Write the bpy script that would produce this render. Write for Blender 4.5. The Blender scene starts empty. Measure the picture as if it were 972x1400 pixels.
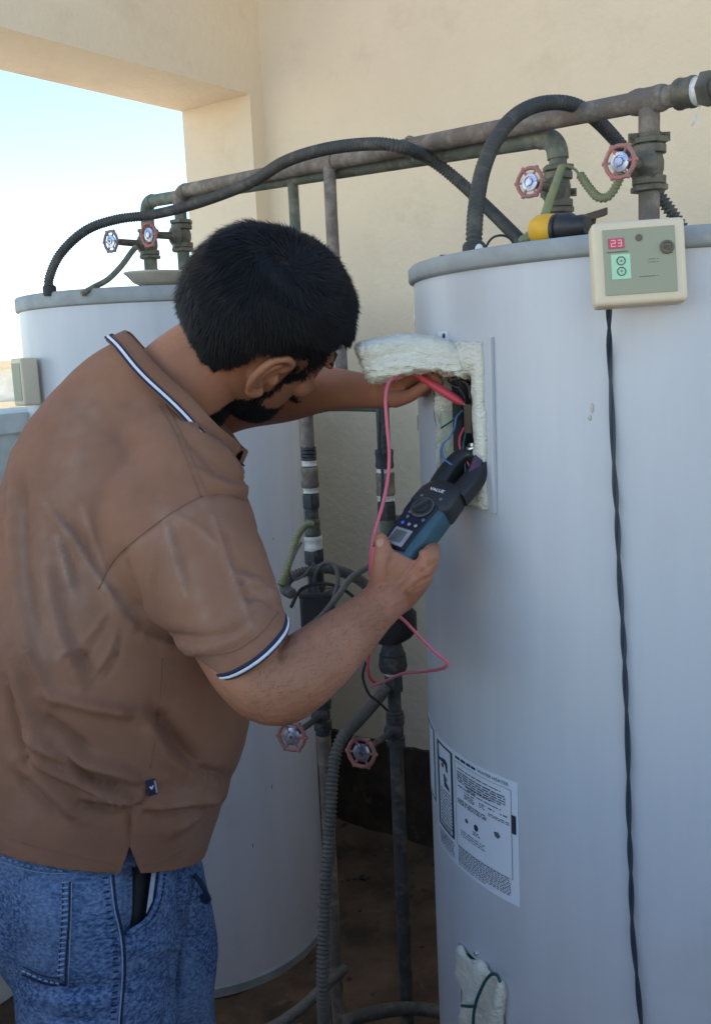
import bpy, bmesh, math, random
import numpy as np
from mathutils import Vector, Matrix, noise
from mathutils.bvhtree import BVHTree
R_ = math.radians
random.seed(7)
rng = np.random.default_rng(7)
S = bpy.context.scene
C = S.collection

# ------------------------------------------------------------------ camera
F_PX, PITCH, ROLL, CAM_Z = 1346.0, 0.157, 0.046, 1.65
_c, _s = math.cos(PITCH), math.sin(PITCH)
FWD = Vector((0, _c, -_s)); RT0 = Vector((1, 0, 0)); DN0 = Vector((0, -_s, -_c))
_cr, _sr = math.cos(ROLL), math.sin(ROLL)
RT = RT0*_cr + DN0*_sr
DN = -RT0*_sr + DN0*_cr
CAM = Vector((0, 0, CAM_Z))
cd = bpy.data.cameras.new('camera'); cam = bpy.data.objects.new('camera', cd); C.objects.link(cam)
cd.sensor_fit = 'VERTICAL'; cd.sensor_height = 36; cd.lens = 36*F_PX/1400
cd.clip_start = 0.02; cd.clip_end = 3000
cam.matrix_world = Matrix((( RT.x, -DN.x, -FWD.x, 0), (RT.y, -DN.y, -FWD.y, 0), (RT.z, -DN.z, -FWD.z, CAM_Z), (0, 0, 0, 1)))
S.camera = cam

# ------------------------------------------------------------------ light
SUN_EL, SUN_AZ = R_(24), R_(68)          # azimuth from +Y towards +X
w = bpy.data.worlds.new('World'); S.world = w; w.use_nodes = True
nt = w.node_tree
sky = nt.nodes.new('ShaderNodeTexSky'); sky.sky_type = 'NISHITA'; sky.sun_disc = False
sky.sun_elevation = SUN_EL; sky.sun_rotation = SUN_AZ
sky.air_density = 1.0; sky.dust_density = 0.4; sky.ozone_density = 2.0
nt.links.new(sky.outputs[0], nt.nodes['Background'].inputs[0]); nt.nodes['Background'].inputs[1].default_value = 0.10
sl = bpy.data.lights.new('sun', 'SUN'); sl.energy = 5.0; sl.angle = R_(0.5); sl.color = (1, .92, .80)
sun = bpy.data.objects.new('sun', sl); C.objects.link(sun)
sd = Vector((math.sin(SUN_AZ)*math.cos(SUN_EL), math.cos(SUN_AZ)*math.cos(SUN_EL), math.sin(SUN_EL)))
sun.rotation_euler = sd.to_track_quat('Z', 'Y').to_euler(); sun.location = (0, 0, 12)
S.view_settings.view_transform = 'Standard'; S.view_settings.look = 'None'
S.view_settings.exposure = 2.05; S.view_settings.gamma = 1
S.cycles.max_bounces = 10; S.cycles.diffuse_bounces = 6

# ------------------------------------------------------------------ measuring helpers
def ray(px, py):
    return RT*((px-486)/F_PX) + DN*((py-700)/F_PX) + FWD
def P(px, py, d):
    return CAM + ray(px, py)*d
def az(px, py):
    r = ray(px, py); return math.atan2(r.x, r.y)
def PH(px, py, h):                      # point on the ray at horizontal distance h
    r = ray(px, py); return CAM + r*(h/math.hypot(r.x, r.y))
def on_cyl(px, py, ax, rad, back=False):
    r = ray(px, py); ox, oy = CAM.x-ax[0], CAM.y-ax[1]
    a = r.x*r.x+r.y*r.y; b = 2*(ox*r.x+oy*r.y); c = ox*ox+oy*oy-rad*rad
    q = b*b-4*a*c
    t = (-b-math.sqrt(q))/(2*a) if q > 0 else -b/(2*a)
    return CAM + r*t
def mpp(d): return d/F_PX               # metres per photo pixel at depth d
def pixel(v):
    q = v-CAM; d = q.dot(FWD)
    return (486+F_PX*q.dot(RT)/d, 700+F_PX*q.dot(DN)/d)

# ------------------------------------------------------------------ materials
def lin(c):
    return tuple((x/12.92 if x <= .04045 else ((x+.055)/1.055)**2.4) for x in c)
MATS = {}
def mat(name, col, rough=.6, metal=0., col2=None, scale=8., bump=0., bscale=60., detail=6., stretch=None, spec=.4,
        lo=.35, hi=.65, col3=None, scale3=3., lo3=.55, hi3=.7, coat=0., rvar=.12, sss=0., bdist=.01):
    if name in MATS: return MATS[name]
    m = bpy.data.materials.new(name); m.use_nodes = True; t = m.node_tree; N = t.nodes; L = t.links
    b = N['Principled BSDF']; b.inputs['Roughness'].default_value = rough; b.inputs['Metallic'].default_value = metal
    b.inputs['Specular IOR Level'].default_value = spec
    b.inputs['Coat Weight'].default_value = coat
    if sss: b.inputs['Subsurface Weight'].default_value = sss; b.inputs['Subsurface Scale'].default_value = .01; b.inputs['Subsurface Radius'].default_value = (1, .35, .2)
    tc = N.new('ShaderNodeTexCoord'); vec = tc.outputs['Object']
    if stretch:
        mp = N.new('ShaderNodeMapping'); mp.inputs['Scale'].default_value = stretch; L.new(vec, mp.inputs[0]); vec2 = mp.outputs[0]
    else: vec2 = vec
    def nz(v, s, d, lo, hi, rough=.6):
        n = N.new('ShaderNodeTexNoise'); n.inputs['Scale'].default_value = s; n.inputs['Detail'].default_value = d; n.inputs['Roughness'].default_value = rough
        L.new(v, n.inputs['Vector'])
        r = N.new('ShaderNodeMapRange'); r.inputs['From Min'].default_value = lo; r.inputs['From Max'].default_value = hi
        L.new(n.outputs['Fac'], r.inputs['Value']); return n, r
    def mix(f, a, bb):
        x = N.new('ShaderNodeMix'); x.data_type = 'RGBA'
        L.new(f, x.inputs['Factor'])
        for i, q in ((6, a), (7, bb)):
            if isinstance(q, tuple): x.inputs[i].default_value = (*q, 1)
            else: L.new(q, x.inputs[i])
        return x.outputs[2]
    cur = col
    if col2:
        n, r = nz(vec2, scale, detail, lo, hi); cur = mix(r.outputs[0], col, col2)
        rr = N.new('ShaderNodeMapRange'); rr.inputs['To Min'].default_value = max(0, rough-rvar); rr.inputs['To Max'].default_value = min(1, rough+rvar)
        L.new(n.outputs['Fac'], rr.inputs['Value']); L.new(rr.outputs[0], b.inputs['Roughness'])
    if col3:
        n, r = nz(vec, scale3, 8, lo3, hi3, .7); cur = mix(r.outputs[0], cur, col3)
    if isinstance(cur, tuple): b.inputs['Base Color'].default_value = (*cur, 1)
    else: L.new(cur, b.inputs['Base Color'])
    if bump:
        n, r = nz(vec2, bscale, 5, 0, 1); bp = N.new('ShaderNodeBump'); bp.inputs['Strength'].default_value = bump; bp.inputs['Distance'].default_value = bdist
        L.new(n.outputs['Fac'], bp.inputs['Height']); L.new(bp.outputs[0], b.inputs['Normal'])
    m['final'] = 1
    MATS[name] = m; return m

M_wall = mat('cream plaster', (.78, .635, .45), .9, col2=(.71, .575, .405), scale=2.4, bump=.5, bscale=38, lo=.3, hi=.75, col3=(.62, .495, .345), scale3=4.0, lo3=.54, hi3=.86, spec=.2, bdist=.008)
M_skirt = mat('dark waterproofing', (.085, .055, .036), .85, col2=(.045, .031, .021), scale=9, bump=.6, bscale=30, col3=(.16, .11, .075), scale3=11, lo3=.6, hi3=.75, spec=.2)
M_floor = mat('dirty floor', (.145, .09, .053), .9, col2=(.06, .04, .026), scale=6, bump=.8, bscale=22, col3=(.20, .14, .09), scale3=14, lo3=.6, hi3=.72, spec=.2)
M_white = mat('white weathered paint', (.72, .72, .66), .8, col2=(.58, .57, .5), scale=7, bump=.3, bscale=40)
M_outside = mat('pale roof tiles', (.55, .5, .43), .9, col2=(.45, .4, .33), scale=2)
M_tank = mat('grey enamelled jacket', (.565, .562, .58), .36, col2=(.50, .497, .51), scale=5, bump=.05, bscale=6, spec=.45, stretch=(3.2, 3.2, .35), lo=.3, hi=.75, col3=(.47, .45, .42), scale3=5, lo3=.56, hi3=.95)  # stretched second tone puts dust streaks and vertical reflections into the colour
M_cap = mat('dusty grey cap', (.33, .345, .335), .6, col2=(.25, .26, .25), scale=14, bump=.1, bscale=60, col3=(.45, .42, .37), scale3=20, lo3=.6, hi3=.72)
M_pipe = mat('red brown weathered pipe', (.165, .115, .09), .75, col2=(.12, .115, .098), scale=7, bump=.3, bscale=60, col3=(.33, .28, .22), scale3=22, lo3=.46, hi3=.72)
M_pipeg = mat('green grey weathered pipe', (.13, .15, .115), .65, col2=(.08, .09, .07), scale=12, bump=.3, bscale=60, col3=(.30, .26, .19), scale3=20, lo3=.46, hi3=.72)
M_piped = mat('dark grey pipe', (.055, .06, .065), .6, col2=(.035, .036, .038), scale=15, bump=.25, bscale=60, col3=(.18, .155, .12), scale3=26, lo3=.52, hi3=.75)
M_brass = mat('oxidised brass', (.17, .15, .105), .5, .35, col2=(.09, .085, .065), scale=30, bump=.3, bscale=90)
M_tape = mat('white thread tape', (.75, .73, .68), .8, col2=(.5, .48, .42), scale=50)
M_hose = mat('black ribbed hose', (.045, .047, .047), .62, col2=(.07, .068, .06), scale=9, spec=.3, col3=(.17, .15, .12), scale3=22, lo3=.5, hi3=.78)
M_hoseg = mat('grey ribbed hose', (.15, .145, .13), .65, col2=(.1, .095, .085), scale=9, spec=.3)
M_spiral = mat('yellow green sleeve', (.27, .26, .12), .6, col2=(.20, .21, .11), scale=14)
M_wheel = mat('faded red handwheel', (.42, .15, .13), .6, col2=(.30, .17, .15), scale=40, bump=.15, bscale=120, col3=(.45, .34, .30), scale3=60, lo3=.58, hi3=.7)
M_hub = mat('bright steel hub', (.55, .57, .66), .35, .8, col2=(.25, .28, .42), scale=60)
M_black = mat('black plastic', (.018, .018, .02), .45, col2=(.028, .027, .028), scale=20)
M_blackr = mat('dark rubber', (.025, .025, .027), .7, col2=(.045, .043, .04), scale=18)
M_foam = mat('pale glass wool', (.92, .87, .73), .95, col2=(.84, .78, .62), scale=30, bump=1.0, bscale=130, spec=.1, stretch=(1, 1, 2.5), bdist=.006)
M_foamin = mat('pale foam lining', (.70, .70, .54), .95, col2=(.56, .56, .41), scale=18, bump=.5, bscale=60, spec=.1)
M_cream = mat('cream plastic', (.70, .58, .40), .45, col2=(.66, .54, .37), scale=4, spec=.4)
M_olive = mat('olive facia', (.335, .325, .215), .5, col2=(.32, .31, .205), scale=5)
M_mint = mat('pale green keypad', (.42, .66, .42), .5)
M_ink = mat('grey ink', (.10, .11, .10), .6)
M_inkl = mat('black ink', (.03, .032, .045), .6)
M_inkg = mat('faded ink', (.11, .115, .13), .7)
M_paper = mat('white vinyl label', (.72, .74, .78), .5, col2=(.66, .68, .72), scale=10)
M_cord = mat('dark blue black cord', (.03, .042, .06), .5)
M_red = mat('red lead', (.55, .055, .075), .42)
M_pink = mat('pink lead', (.62, .13, .17), .42)
M_blue = mat('blue wire', (.06, .13, .30), .45)
M_green = mat('dark green wire', (.01, .075, .07), .45)
M_metal = mat('bare metal', (.62, .6, .57), .35, .9)
M_teal = mat('teal grip', (.032, .085, .12), .5, col2=(.028, .075, .10), scale=20, bump=.1, bscale=200)
M_navyp = mat('navy facia', (.012, .014, .028), .35)
M_lcd = mat('grey display', (.28, .27, .27), .25, col2=(.2, .19, .2), scale=60)
M_yellow = mat('yellow plastic', (.72, .40, .02), .5, col2=(.58, .30, .02), scale=18)
M_dish = mat('pale enamel dish', (.55, .50, .42), .55, col2=(.42, .37, .30), scale=12)
M_rust = mat('brown rusty iron', (.13, .08, .05), .8, col2=(.07, .05, .035), scale=40, bump=.4, bscale=100)
M_chrome = mat('chrome', (.75, .75, .75), .18, 1.)

def emit(name, col, st):
    m = bpy.data.materials.new(name); m.use_nodes = True; b = m.node_tree.nodes['Principled BSDF']
    b.inputs['Base Color'].default_value = (*col, 1); b.inputs['Emission Color'].default_value = (*col, 1); b.inputs['Emission Strength'].default_value = st
    return m
M_led = emit('lit red digits', (.85, .28, .32), .06)
M_ledbg = mat('red display window', (.45, .085, .11), .4)

# ------------------------------------------------------------------ mesh helpers
class MB:
    def __init__(s): s.v = []; s.f = []
    def add(s, v, f):
        o = len(s.v); s.v += [tuple(x) for x in v]; s.f += [tuple(i+o for i in q) for q in f]; return s
def link(name, v, f, m, parent=None, smooth=True, angle=40):
    me = bpy.data.meshes.new(name); me.from_pydata([tuple(x) for x in v], [], [tuple(q) for q in f]); me.validate()
    if m: me.materials.append(m)
    o = bpy.data.objects.new(name, me); C.objects.link(o)
    if parent: o.parent = parent
    if smooth:
        me.shade_smooth()
        if angle < 180: me.set_sharp_from_angle(angle=R_(angle))
    return o
def put(name, mb, m, parent=None, smooth=True, angle=40): return link(name, mb.v, mb.f, m, parent, smooth, angle)
def thing(name, label, cat, group=None):
    o = bpy.data.objects.new(name, None); C.objects.link(o); o['label'] = label; o['category'] = cat
    o.empty_display_size = .05
    if group: o['group'] = group
    return o
def tag(o, label, cat, group=None):
    o['label'] = label; o['category'] = cat
    if group: o['group'] = group
    return o
def struct(o): o['kind'] = 'structure'; return o
def rehome(e, pos):                     # put a thing's Empty at its base without moving its parts
    pos = Vector(pos); e.location = pos
    for ch in e.children: ch.matrix_parent_inverse = Matrix.Translation(-pos)
    return e

def smooth_path(pts, n=8):
    p = [Vector(q) for q in pts]
    if len(p) < 3:
        return [p[0].lerp(p[1], i/n) for i in range(n+1)]
    out = []
    for i in range(len(p)-1):
        a = p[i-1] if i else p[0]*2-p[1]; b = p[i]; c = p[i+1]; d = p[i+2] if i+2 < len(p) else p[-1]*2-p[-2]
        for k in range(n):
            t = k/n
            out.append(.5*((2*b)+(c-a)*t+(2*a-5*b+4*c-d)*t*t+(3*b-a-3*c+d)*t**3))
    out.append(p[-1]); return out
def resample(path, step):
    L = [0.]
    for a, b in zip(path, path[1:]): L.append(L[-1]+(b-a).length)
    n = max(2, int(L[-1]/step)); out = []; j = 0
    for k in range(n+1):
        s = L[-1]*k/n
        while j < len(L)-2 and L[j+1] < s: j += 1
        t = (s-L[j])/max(1e-9, L[j+1]-L[j]); out.append(path[j].lerp(path[j+1], min(1, t)))
    return out, L[-1]
def frames(path):
    n = len(path); T = []
    for i in range(n):
        T.append((path[min(n-1, i+1)]-path[max(0, i-1)]).normalized())
    u = T[0].orthogonal().normalized(); U = []
    for t in T:
        u = (u-t*u.dot(t)).normalized(); U.append(u.copy())
    return T, U
def tube(path, r, seg=10, mb=None, caps=True):
    """r: number, list or function of (index, fraction)"""
    mb = mb or MB(); T, U = frames(path); n = len(path); v = []; f = []
    for i, (p, t, u) in enumerate(zip(path, T, U)):
        rr = r(i, i/(n-1)) if callable(r) else (r[i] if isinstance(r, (list, tuple)) else r)
        b = t.cross(u)
        for k in range(seg):
            a = 2*math.pi*k/seg; v.append(p+(u*math.cos(a)+b*math.sin(a))*rr)
    for i in range(n-1):
        for k in range(seg):
            k2 = (k+1) % seg; f.append((i*seg+k, i*seg+k2, (i+1)*seg+k2, (i+1)*seg+k))
    if caps: f.append(tuple(range(seg-1, -1, -1))); f.append(tuple((n-1)*seg+k for k in range(seg)))
    return mb.add(v, f)
def ribbed(path, r, pitch=.0042, depth=.16, seg=12, mb=None):
    q, L = resample(path, pitch/4)
    return tube(q, lambda i, t: r*(1-(depth if i % 4 == 0 else (depth*.5 if i % 4 in (1, 3) else 0))), seg, mb)
def basis(axis):
    a = Vector(axis).normalized(); u = (Vector((0, 0, 1)) if abs(a.z) < .9 else Vector((1, 0, 0))).cross(a).normalized()
    return a, u, a.cross(u)
def lathe(prof, o, axis, seg=20, mb=None, rad=None, up=None):
    """prof: list of (radius, height); rad(angle) multiplies the radius"""
    mb = mb or MB(); a, u, w2 = basis(axis); o = Vector(o); v = []; f = []
    if up is not None:
        u = (Vector(up)-a*Vector(up).dot(a)).normalized(); w2 = a.cross(u)
    n = len(prof)
    for r, h in prof:
        for k in range(seg):
            g = 2*math.pi*k/seg; rr = r*(rad(g) if rad else 1); v.append(o+a*h+(u*math.cos(g)+w2*math.sin(g))*rr)
    for i in range(n-1):
        for k in range(seg):
            k2 = (k+1) % seg; f.append((i*seg+k, i*seg+k2, (i+1)*seg+k2, (i+1)*seg+k))
    f.append(tuple(range(seg-1, -1, -1))); f.append(tuple((n-1)*seg+k for k in range(seg)))
    return mb.add(v, f)
def cyl(o, axis, r, h, seg=20, mb=None, bev=.0):
    if bev: return lathe([(r-bev, 0), (r, bev), (r, h-bev), (r-bev, h)], o, axis, seg, mb)
    return lathe([(r, 0), (r, h)], o, axis, seg, mb)
def hexa(o, axis, r, h, mb=None):
    return lathe([(r*.92, 0), (r, h*.12), (r, h*.88), (r*.92, h)], o, axis, 6, mb)
def box(c, x, y, z, mb=None, bev=0., bseg=2):
    """centre and three half-extent vectors"""
    mb = mb or MB(); c = Vector(c); x, y, z = Vector(x), Vector(y), Vector(z)
    if not bev:
        v = [c+x*i+y*j+z*k for i in (-1, 1) for j in (-1, 1) for k in (-1, 1)]
        return mb.add(v, [(0, 1, 3, 2), (4, 6, 7, 5), (0, 4, 5, 1), (2, 3, 7, 6), (0, 2, 6, 4), (1, 5, 7, 3)])
    bm = bmesh.new(); bmesh.ops.create_cube(bm, size=2)
    lx, ly, lz = x.length, y.length, z.length
    for vv in bm.verts: vv.co = Vector((vv.co.x*lx, vv.co.y*ly, vv.co.z*lz))
    bmesh.ops.bevel(bm, geom=bm.edges[:], offset=bev, segments=bseg, affect='EDGES', profile=.6)
    bm.verts.ensure_lookup_table(); xn, yn, zn = x/lx, y/ly, z/lz
    v = [c+xn*q.co.x+yn*q.co.y+zn*q.co.z for q in bm.verts]; f = [[q.index for q in p.verts] for p in bm.faces]
    bm.free(); return mb.add(v, f)
def torus(o, axis, R, r, seg=36, sseg=8, mb=None, rad=None):
    mb = mb or MB(); a, u, w2 = basis(axis); o = Vector(o); v = []; f = []
    for i in range(seg):
        g = 2*math.pi*i/seg; d = u*math.cos(g)+w2*math.sin(g); RR = R*(rad(g) if rad else 1)
        for k in range(sseg):
            h = 2*math.pi*k/sseg; v.append(o+d*(RR+r*math.cos(h))+a*(r*math.sin(h)))
    for i in range(seg):
        for k in range(sseg):
            f.append((i*sseg+k, ((i+1) % seg)*sseg+k, ((i+1) % seg)*sseg+(k+1) % sseg, i*sseg+(k+1) % sseg))
    return mb.add(v, f)
def loft(rings, mb=None, caps=True):
    mb = mb or MB(); n = len(rings[0]); v = [p for r in rings for p in r]; f = []
    for i in range(len(rings)-1):
        for k in range(n):
            k2 = (k+1) % n; f.append((i*n+k, i*n+k2, (i+1)*n+k2, (i+1)*n+k))
    if caps: f.append(tuple(range(n-1, -1, -1))); f.append(tuple((len(rings)-1)*n+k for k in range(n)))
    return mb.add(v, f)
def ball(c, r, mb=None, sx=None):
    """ellipsoid: r number or three vectors in sx"""
    mb = mb or MB(); c = Vector(c); n, m = 20, 12; v = []; f = []
    X, Y, Z = sx if sx else (Vector((r, 0, 0)), Vector((0, r, 0)), Vector((0, 0, r)))
    for i in range(1, m):
        t = math.pi*i/m
        for k in range(n):
            a = 2*math.pi*k/n; v.append(c+X*(math.sin(t)*math.cos(a))+Y*(math.sin(t)*math.sin(a))+Z*math.cos(t))
    for i in range(m-2):
        for k in range(n):
            k2 = (k+1) % n; f.append((i*n+k, (i+1)*n+k, (i+1)*n+k2, i*n+k2))
    v += [c+Z, c-Z]; q = len(v)
    for k in range(n):
        k2 = (k+1) % n; f.append((q-2, k, k2)); f.append((q-1, (m-2)*n+k2, (m-2)*n+k))
    return mb.add(v, f)
def chain(pts, mb, seg=20, sub=6):
    """limb: list of (Vector, radius); rounded ends"""
    path = smooth_path([p for p, r in pts], sub); rr = smooth_path([Vector((r, 0, 0)) for p, r in pts], sub); rr = [x.x for x in rr]
    ball(path[0], rr[0]*.99, mb); ball(path[-1], rr[-1]*.99, mb)
    return tube(path, rr, seg, mb)
def fused(mb, voxel, smooth=6, factor=.5):
    """one continuous surface out of overlapping closed pieces: numpy verts, list of faces"""
    me = bpy.data.meshes.new('tmp'); me.from_pydata(mb.v, [], mb.f)
    o = bpy.data.objects.new('tmp', me); C.objects.link(o)
    md = o.modifiers.new('r', 'REMESH'); md.mode = 'VOXEL'; md.voxel_size = voxel
    ms = o.modifiers.new('s', 'SMOOTH'); ms.iterations = smooth; ms.factor = factor
    dg = bpy.context.evaluated_depsgraph_get(); ev = o.evaluated_get(dg); m2 = bpy.data.meshes.new_from_object(ev)
    bpy.data.objects.remove(o); bpy.data.meshes.remove(me)
    return m2
def obj_of(name, me, m, parent=None):
    me.name = name; me.materials.clear(); me.materials.append(m); me.shade_smooth()
    o = bpy.data.objects.new(name, me); C.objects.link(o)
    if parent: o.parent = parent
    return o
def nzv(p, s): return noise.noise(Vector(p)*s)

def px_array(co):
    q = co-np.array(CAM); d = q @ np.array(FWD); return np.stack([486+F_PX*(q @ np.array(RT))/d, 700+F_PX*(q @ np.array(DN))/d], 1), d
def creases(bm, lines, gain=1., sharp=.0):
    """press folds into a cloth or skin surface along lines; ridges are round, valleys pinch to a sharp bottom"""
    VS = list(bm.verts); co = np.array([v.co[:] for v in VS]); no = np.array([v.normal[:] for v in VS]); px, d = px_array(co)
    vw = np.array(CAM)-co; vw /= np.linalg.norm(vw, axis=1)[:, None]; facing = (no*vw).sum(1); D = np.zeros(len(VS))
    for pl, wd, am in lines:
        pts = np.array([(p.x, p.y) for p in resample(smooth_path([Vector((x, y, 0)) for x, y in pl], 6), 5)[0]])
        lo_, hi_ = pts.min(0)-4*wd, pts.max(0)+4*wd
        m = np.where((px[:, 0] > lo_[0]) & (px[:, 0] < hi_[0]) & (px[:, 1] > lo_[1]) & (px[:, 1] < hi_[1]) & (facing > -.15))[0]
        if not len(m): continue
        d2 = ((px[m][:, None, :]-pts[None])**2).sum(2); k = d2.argmin(1); dd = np.sqrt(d2[np.arange(len(m)), k]); t = k/(len(pts)-1)
        env = np.clip(.25+1.4*np.sin(np.pi*np.clip(t, .03, .97)), 0, 1)
        D[m] += gain*am*env*(np.exp(-(dd/wd)**2) if am > 0 else np.exp(-(dd/(wd*.75))**1.25))
    return VS, D

# ------------------------------------------------------------------ the shed on the roof: floor, walls, opening
CX, CY, AN = -.241, 3.401, .930
CO = Vector((CX, CY, 0))
DR = Vector((math.sin(AN), -math.cos(AN), 0))      # along the plaster wall, from the corner towards the right
DL = Vector((-math.cos(AN), -math.sin(AN), 0))     # along the wall with the opening, from the corner towards the left
UPV = Vector((0, 0, 1))
def W(a, b, z): return CO+DR*a+DL*b+UPV*z          # a: out from the opening wall, b: out from the plaster wall
def wbox(a0, a1, b0, b1, z0, z1, mb=None, bev=0):
    return box(W((a0+a1)/2, (b0+b1)/2, (z0+z1)/2), DR*((a1-a0)/2), DL*((b1-b0)/2), UPV*((z1-z0)/2), mb, bev)
ZL, WT, JB, ROOF = 2.499, .311, .063, 3.2
def grid_plane(name, a0, a1, b0, b1, n, m, zf, mm):
    v = []; f = []
    for i in range(n+1):
        for j in range(m+1):
            a = a0+(a1-a0)*i/n; b = b0+(b1-b0)*j/m; v.append(W(a, b, zf(a, b)))
    for i in range(n):
        for j in range(m): f.append((i*(m+1)+j, (i+1)*(m+1)+j, (i+1)*(m+1)+j+1, i*(m+1)+j+1))
    return link(name, v, f, mm)
def zfl(a, b):
    q = Vector((a, b, 0)); z = .010*nzv(q, 5)+.006*nzv(q+Vector((3, 1, 0)), 17)
    return z + max(0, .06-b)*1.0
struct(grid_plane('floor', 0.0, 3.2, -.01, 4.2, 130, 160, zfl, M_floor))
struct(put('roof_terrace', wbox(-400, 400, -400, 400, -.30, -.06), M_outside, None, False))
rub = MB()
for k in range(260):
    a, b = random.uniform(.02, 1.9), abs(random.gauss(0, .55))+.02
    if b > 1.7: continue
    r = random.choice((.003, .004, .006, .008, .011))*random.uniform(.6, 1.3)*(1 if b > .25 else 1.25); c = W(a, b, zfl(a, b)+r*.25); o = len(rub.v)
    for q in ((1, 0, 0), (-1, 0, 0), (0, 1, 0), (0, -1, 0), (0, 0, .7), (0, 0, -.7), (.6, .6, .4), (-.6, .5, .45), (.5, -.6, .4), (-.6, -.6, .35)):
        rub.v.append(tuple(c+Vector(q)*r*random.uniform(.7, 1.2)))
    for f3 in ((0, 6, 8), (0, 2, 6), (2, 7, 6), (2, 1, 7), (1, 9, 7), (1, 3, 9), (3, 8, 9), (3, 0, 8), (4, 6, 7), (4, 7, 9), (4, 9, 8), (4, 8, 6), (5, 2, 0), (5, 1, 2), (5, 3, 1), (5, 0, 3)): rub.f.append(tuple(o+i for i in f3))
rb = put('rubble', rub, mat('broken mortar crumbs', (.09, .06, .038), .9, col2=(.05, .034, .022), scale=12), None, False); rb['kind'] = 'stuff'; rb['label'] = 'brown crumbs of broken mortar strewn on the floor along the wall'
# plaster wall with dark skirting
wl = thing('plaster_wall', 'cream plastered wall behind the heaters with a dark stained base', 'wall')
put('plaster_face', wbox(-WT, 4.6, -.25, 0, -.05, ROOF), M_wall, wl, False)
sk = MB(); n = 90
vv = []; ff = []
for i in range(n+1):
    a = 3.2*i/n; top = .355+.012*nzv((a*6, 0, 0), 1)+.006*nzv((a*25, 2, 0), 1)
    for z, b in ((-.04, .03), (top*.4, .016+.004*nzv((a*14, 5, 0), 1)), (top*.8, .012+.003*nzv((a*20, 8, 0), 1)), (top, .010), (top+.004, -.004)):
        vv.append(W(a, b, z))
for i in range(n):
    for k in range(4): ff.append((i*5+k, (i+1)*5+k, (i+1)*5+k+1, i*5+k+1))
link('skirting', vv, ff, M_skirt, wl)
rehome(wl, W(1.5, 0, 0))
ow = thing('opening_wall', 'cream lintel and column framing the open side of the shed', 'wall')
put('lintel', wbox(-WT, 0, 0, 4.2, ZL, ROOF-.002), M_wall, ow, False)
put('column', wbox(-WT, 0, 0.0, JB, -.04, ZL), M_wall, ow, False)
SILL = PH(12, 572, 2.4).z
put('sill_wall', wbox(-WT+.02, -.004, JB, 4.2, -.04, SILL-.05), M_white, ow, False)
put('sill', wbox(-WT-.01, .015, JB+.002, 4.2, SILL-.05, SILL), M_white, ow, False)
rehome(ow, W(0, 1.5, 0))
struct(put('ceiling', wbox(-WT-.02, 4.65, -.27, .35, ROOF, ROOF+.16), M_wall, None, False))  # unseen ceiling, cut back to a strip to let sky light in
# unseen parapet and side wall outside the frame, added to shape the light
pw = thing('side_wall', 'unseen low cream side wall added on the right to limit the light', 'wall')
put('plaster_face', wbox(3.2, 3.4, .002, 4.2, -.04, 1.4), M_wall, pw, False); rehome(pw, W(3.3, 2, 0))
pp = thing('parapet', 'unseen cream parapet added behind the camera to block low light', 'wall')
put('parapet_face', wbox(-.0, 3.4, 3.15, 3.35, -.04, 1.2), M_wall, pp, False)
put('coping', wbox(-.02, 3.42, 3.13, 3.37, 1.2, 1.25), M_white, pp, False); rehome(pp, W(1.7, 4.3, 0))
# bright neighbouring building seen through the opening
nb = thing('neighbouring_building', 'pale sunlit building with a thin cornice beyond the low sill', 'building')
c0 = PH(10, 493, 9.0); ztop = c0.z; cd0 = Vector((c0.x, c0.y, 0)); fx = Vector((.93, .37, 0)); fy = Vector((-.37, .93, 0))
def nbx(x0, x1, y0, y1, z0, z1, mb=None): return box(cd0+fx*((x0+x1)/2)+fy*((y0+y1)/2)+UPV*((z0+z1)/2), fx*((x1-x0)/2), fy*((y1-y0)/2), UPV*((z1-z0)/2), mb)
put('wall', nbx(-6, 1.15, 0, 6, -.05, ztop-.06), M_white, nb, False)
put('cornice', nbx(-6.05, 1.2, -.06, 6.05, ztop-.06, ztop), M_cream, nb, False)
zb = PH(10, 549, 9.0).z
put('ledge', nbx(-6.05, 1.2, -.08, -.002, zb-.04, zb), M_cream, nb, False)
rehome(nb, cd0)

# ------------------------------------------------------------------ the two water heaters
HR = .36
DRT = 1.48
azc = az(566, 400)+math.asin(HR/DRT)
AXR = Vector((DRT*math.sin(azc), DRT*math.cos(azc), 0))
hd = math.sqrt(DRT**2-HR**2)
ZRB = PH(566, 388, hd).z; ZRT = PH(567, 367, hd).z
a1, a2 = az(27, 440), az(411, 620)
DLT = HR/math.sin((a2-a1)/2); azl = (a1+a2)/2
AXL = Vector((DLT*math.sin(azl), DLT*math.cos(azl), 0)); hdl = math.sqrt(DLT**2-HR**2)
ZLB = PH(26, 428, hdl).z; ZLT = PH(26, 409, hdl).z
def cp(ax, th, z, r): return Vector((ax.x+r*math.cos(th), ax.y+r*math.sin(th), z))
def thz(px, py, ax=None, r=HR, inner=0):
    ax = ax or AXR; p = on_cyl(px, py, ax, r); return math.atan2(p.y-ax.y, p.x-ax.x), p.z
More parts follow.
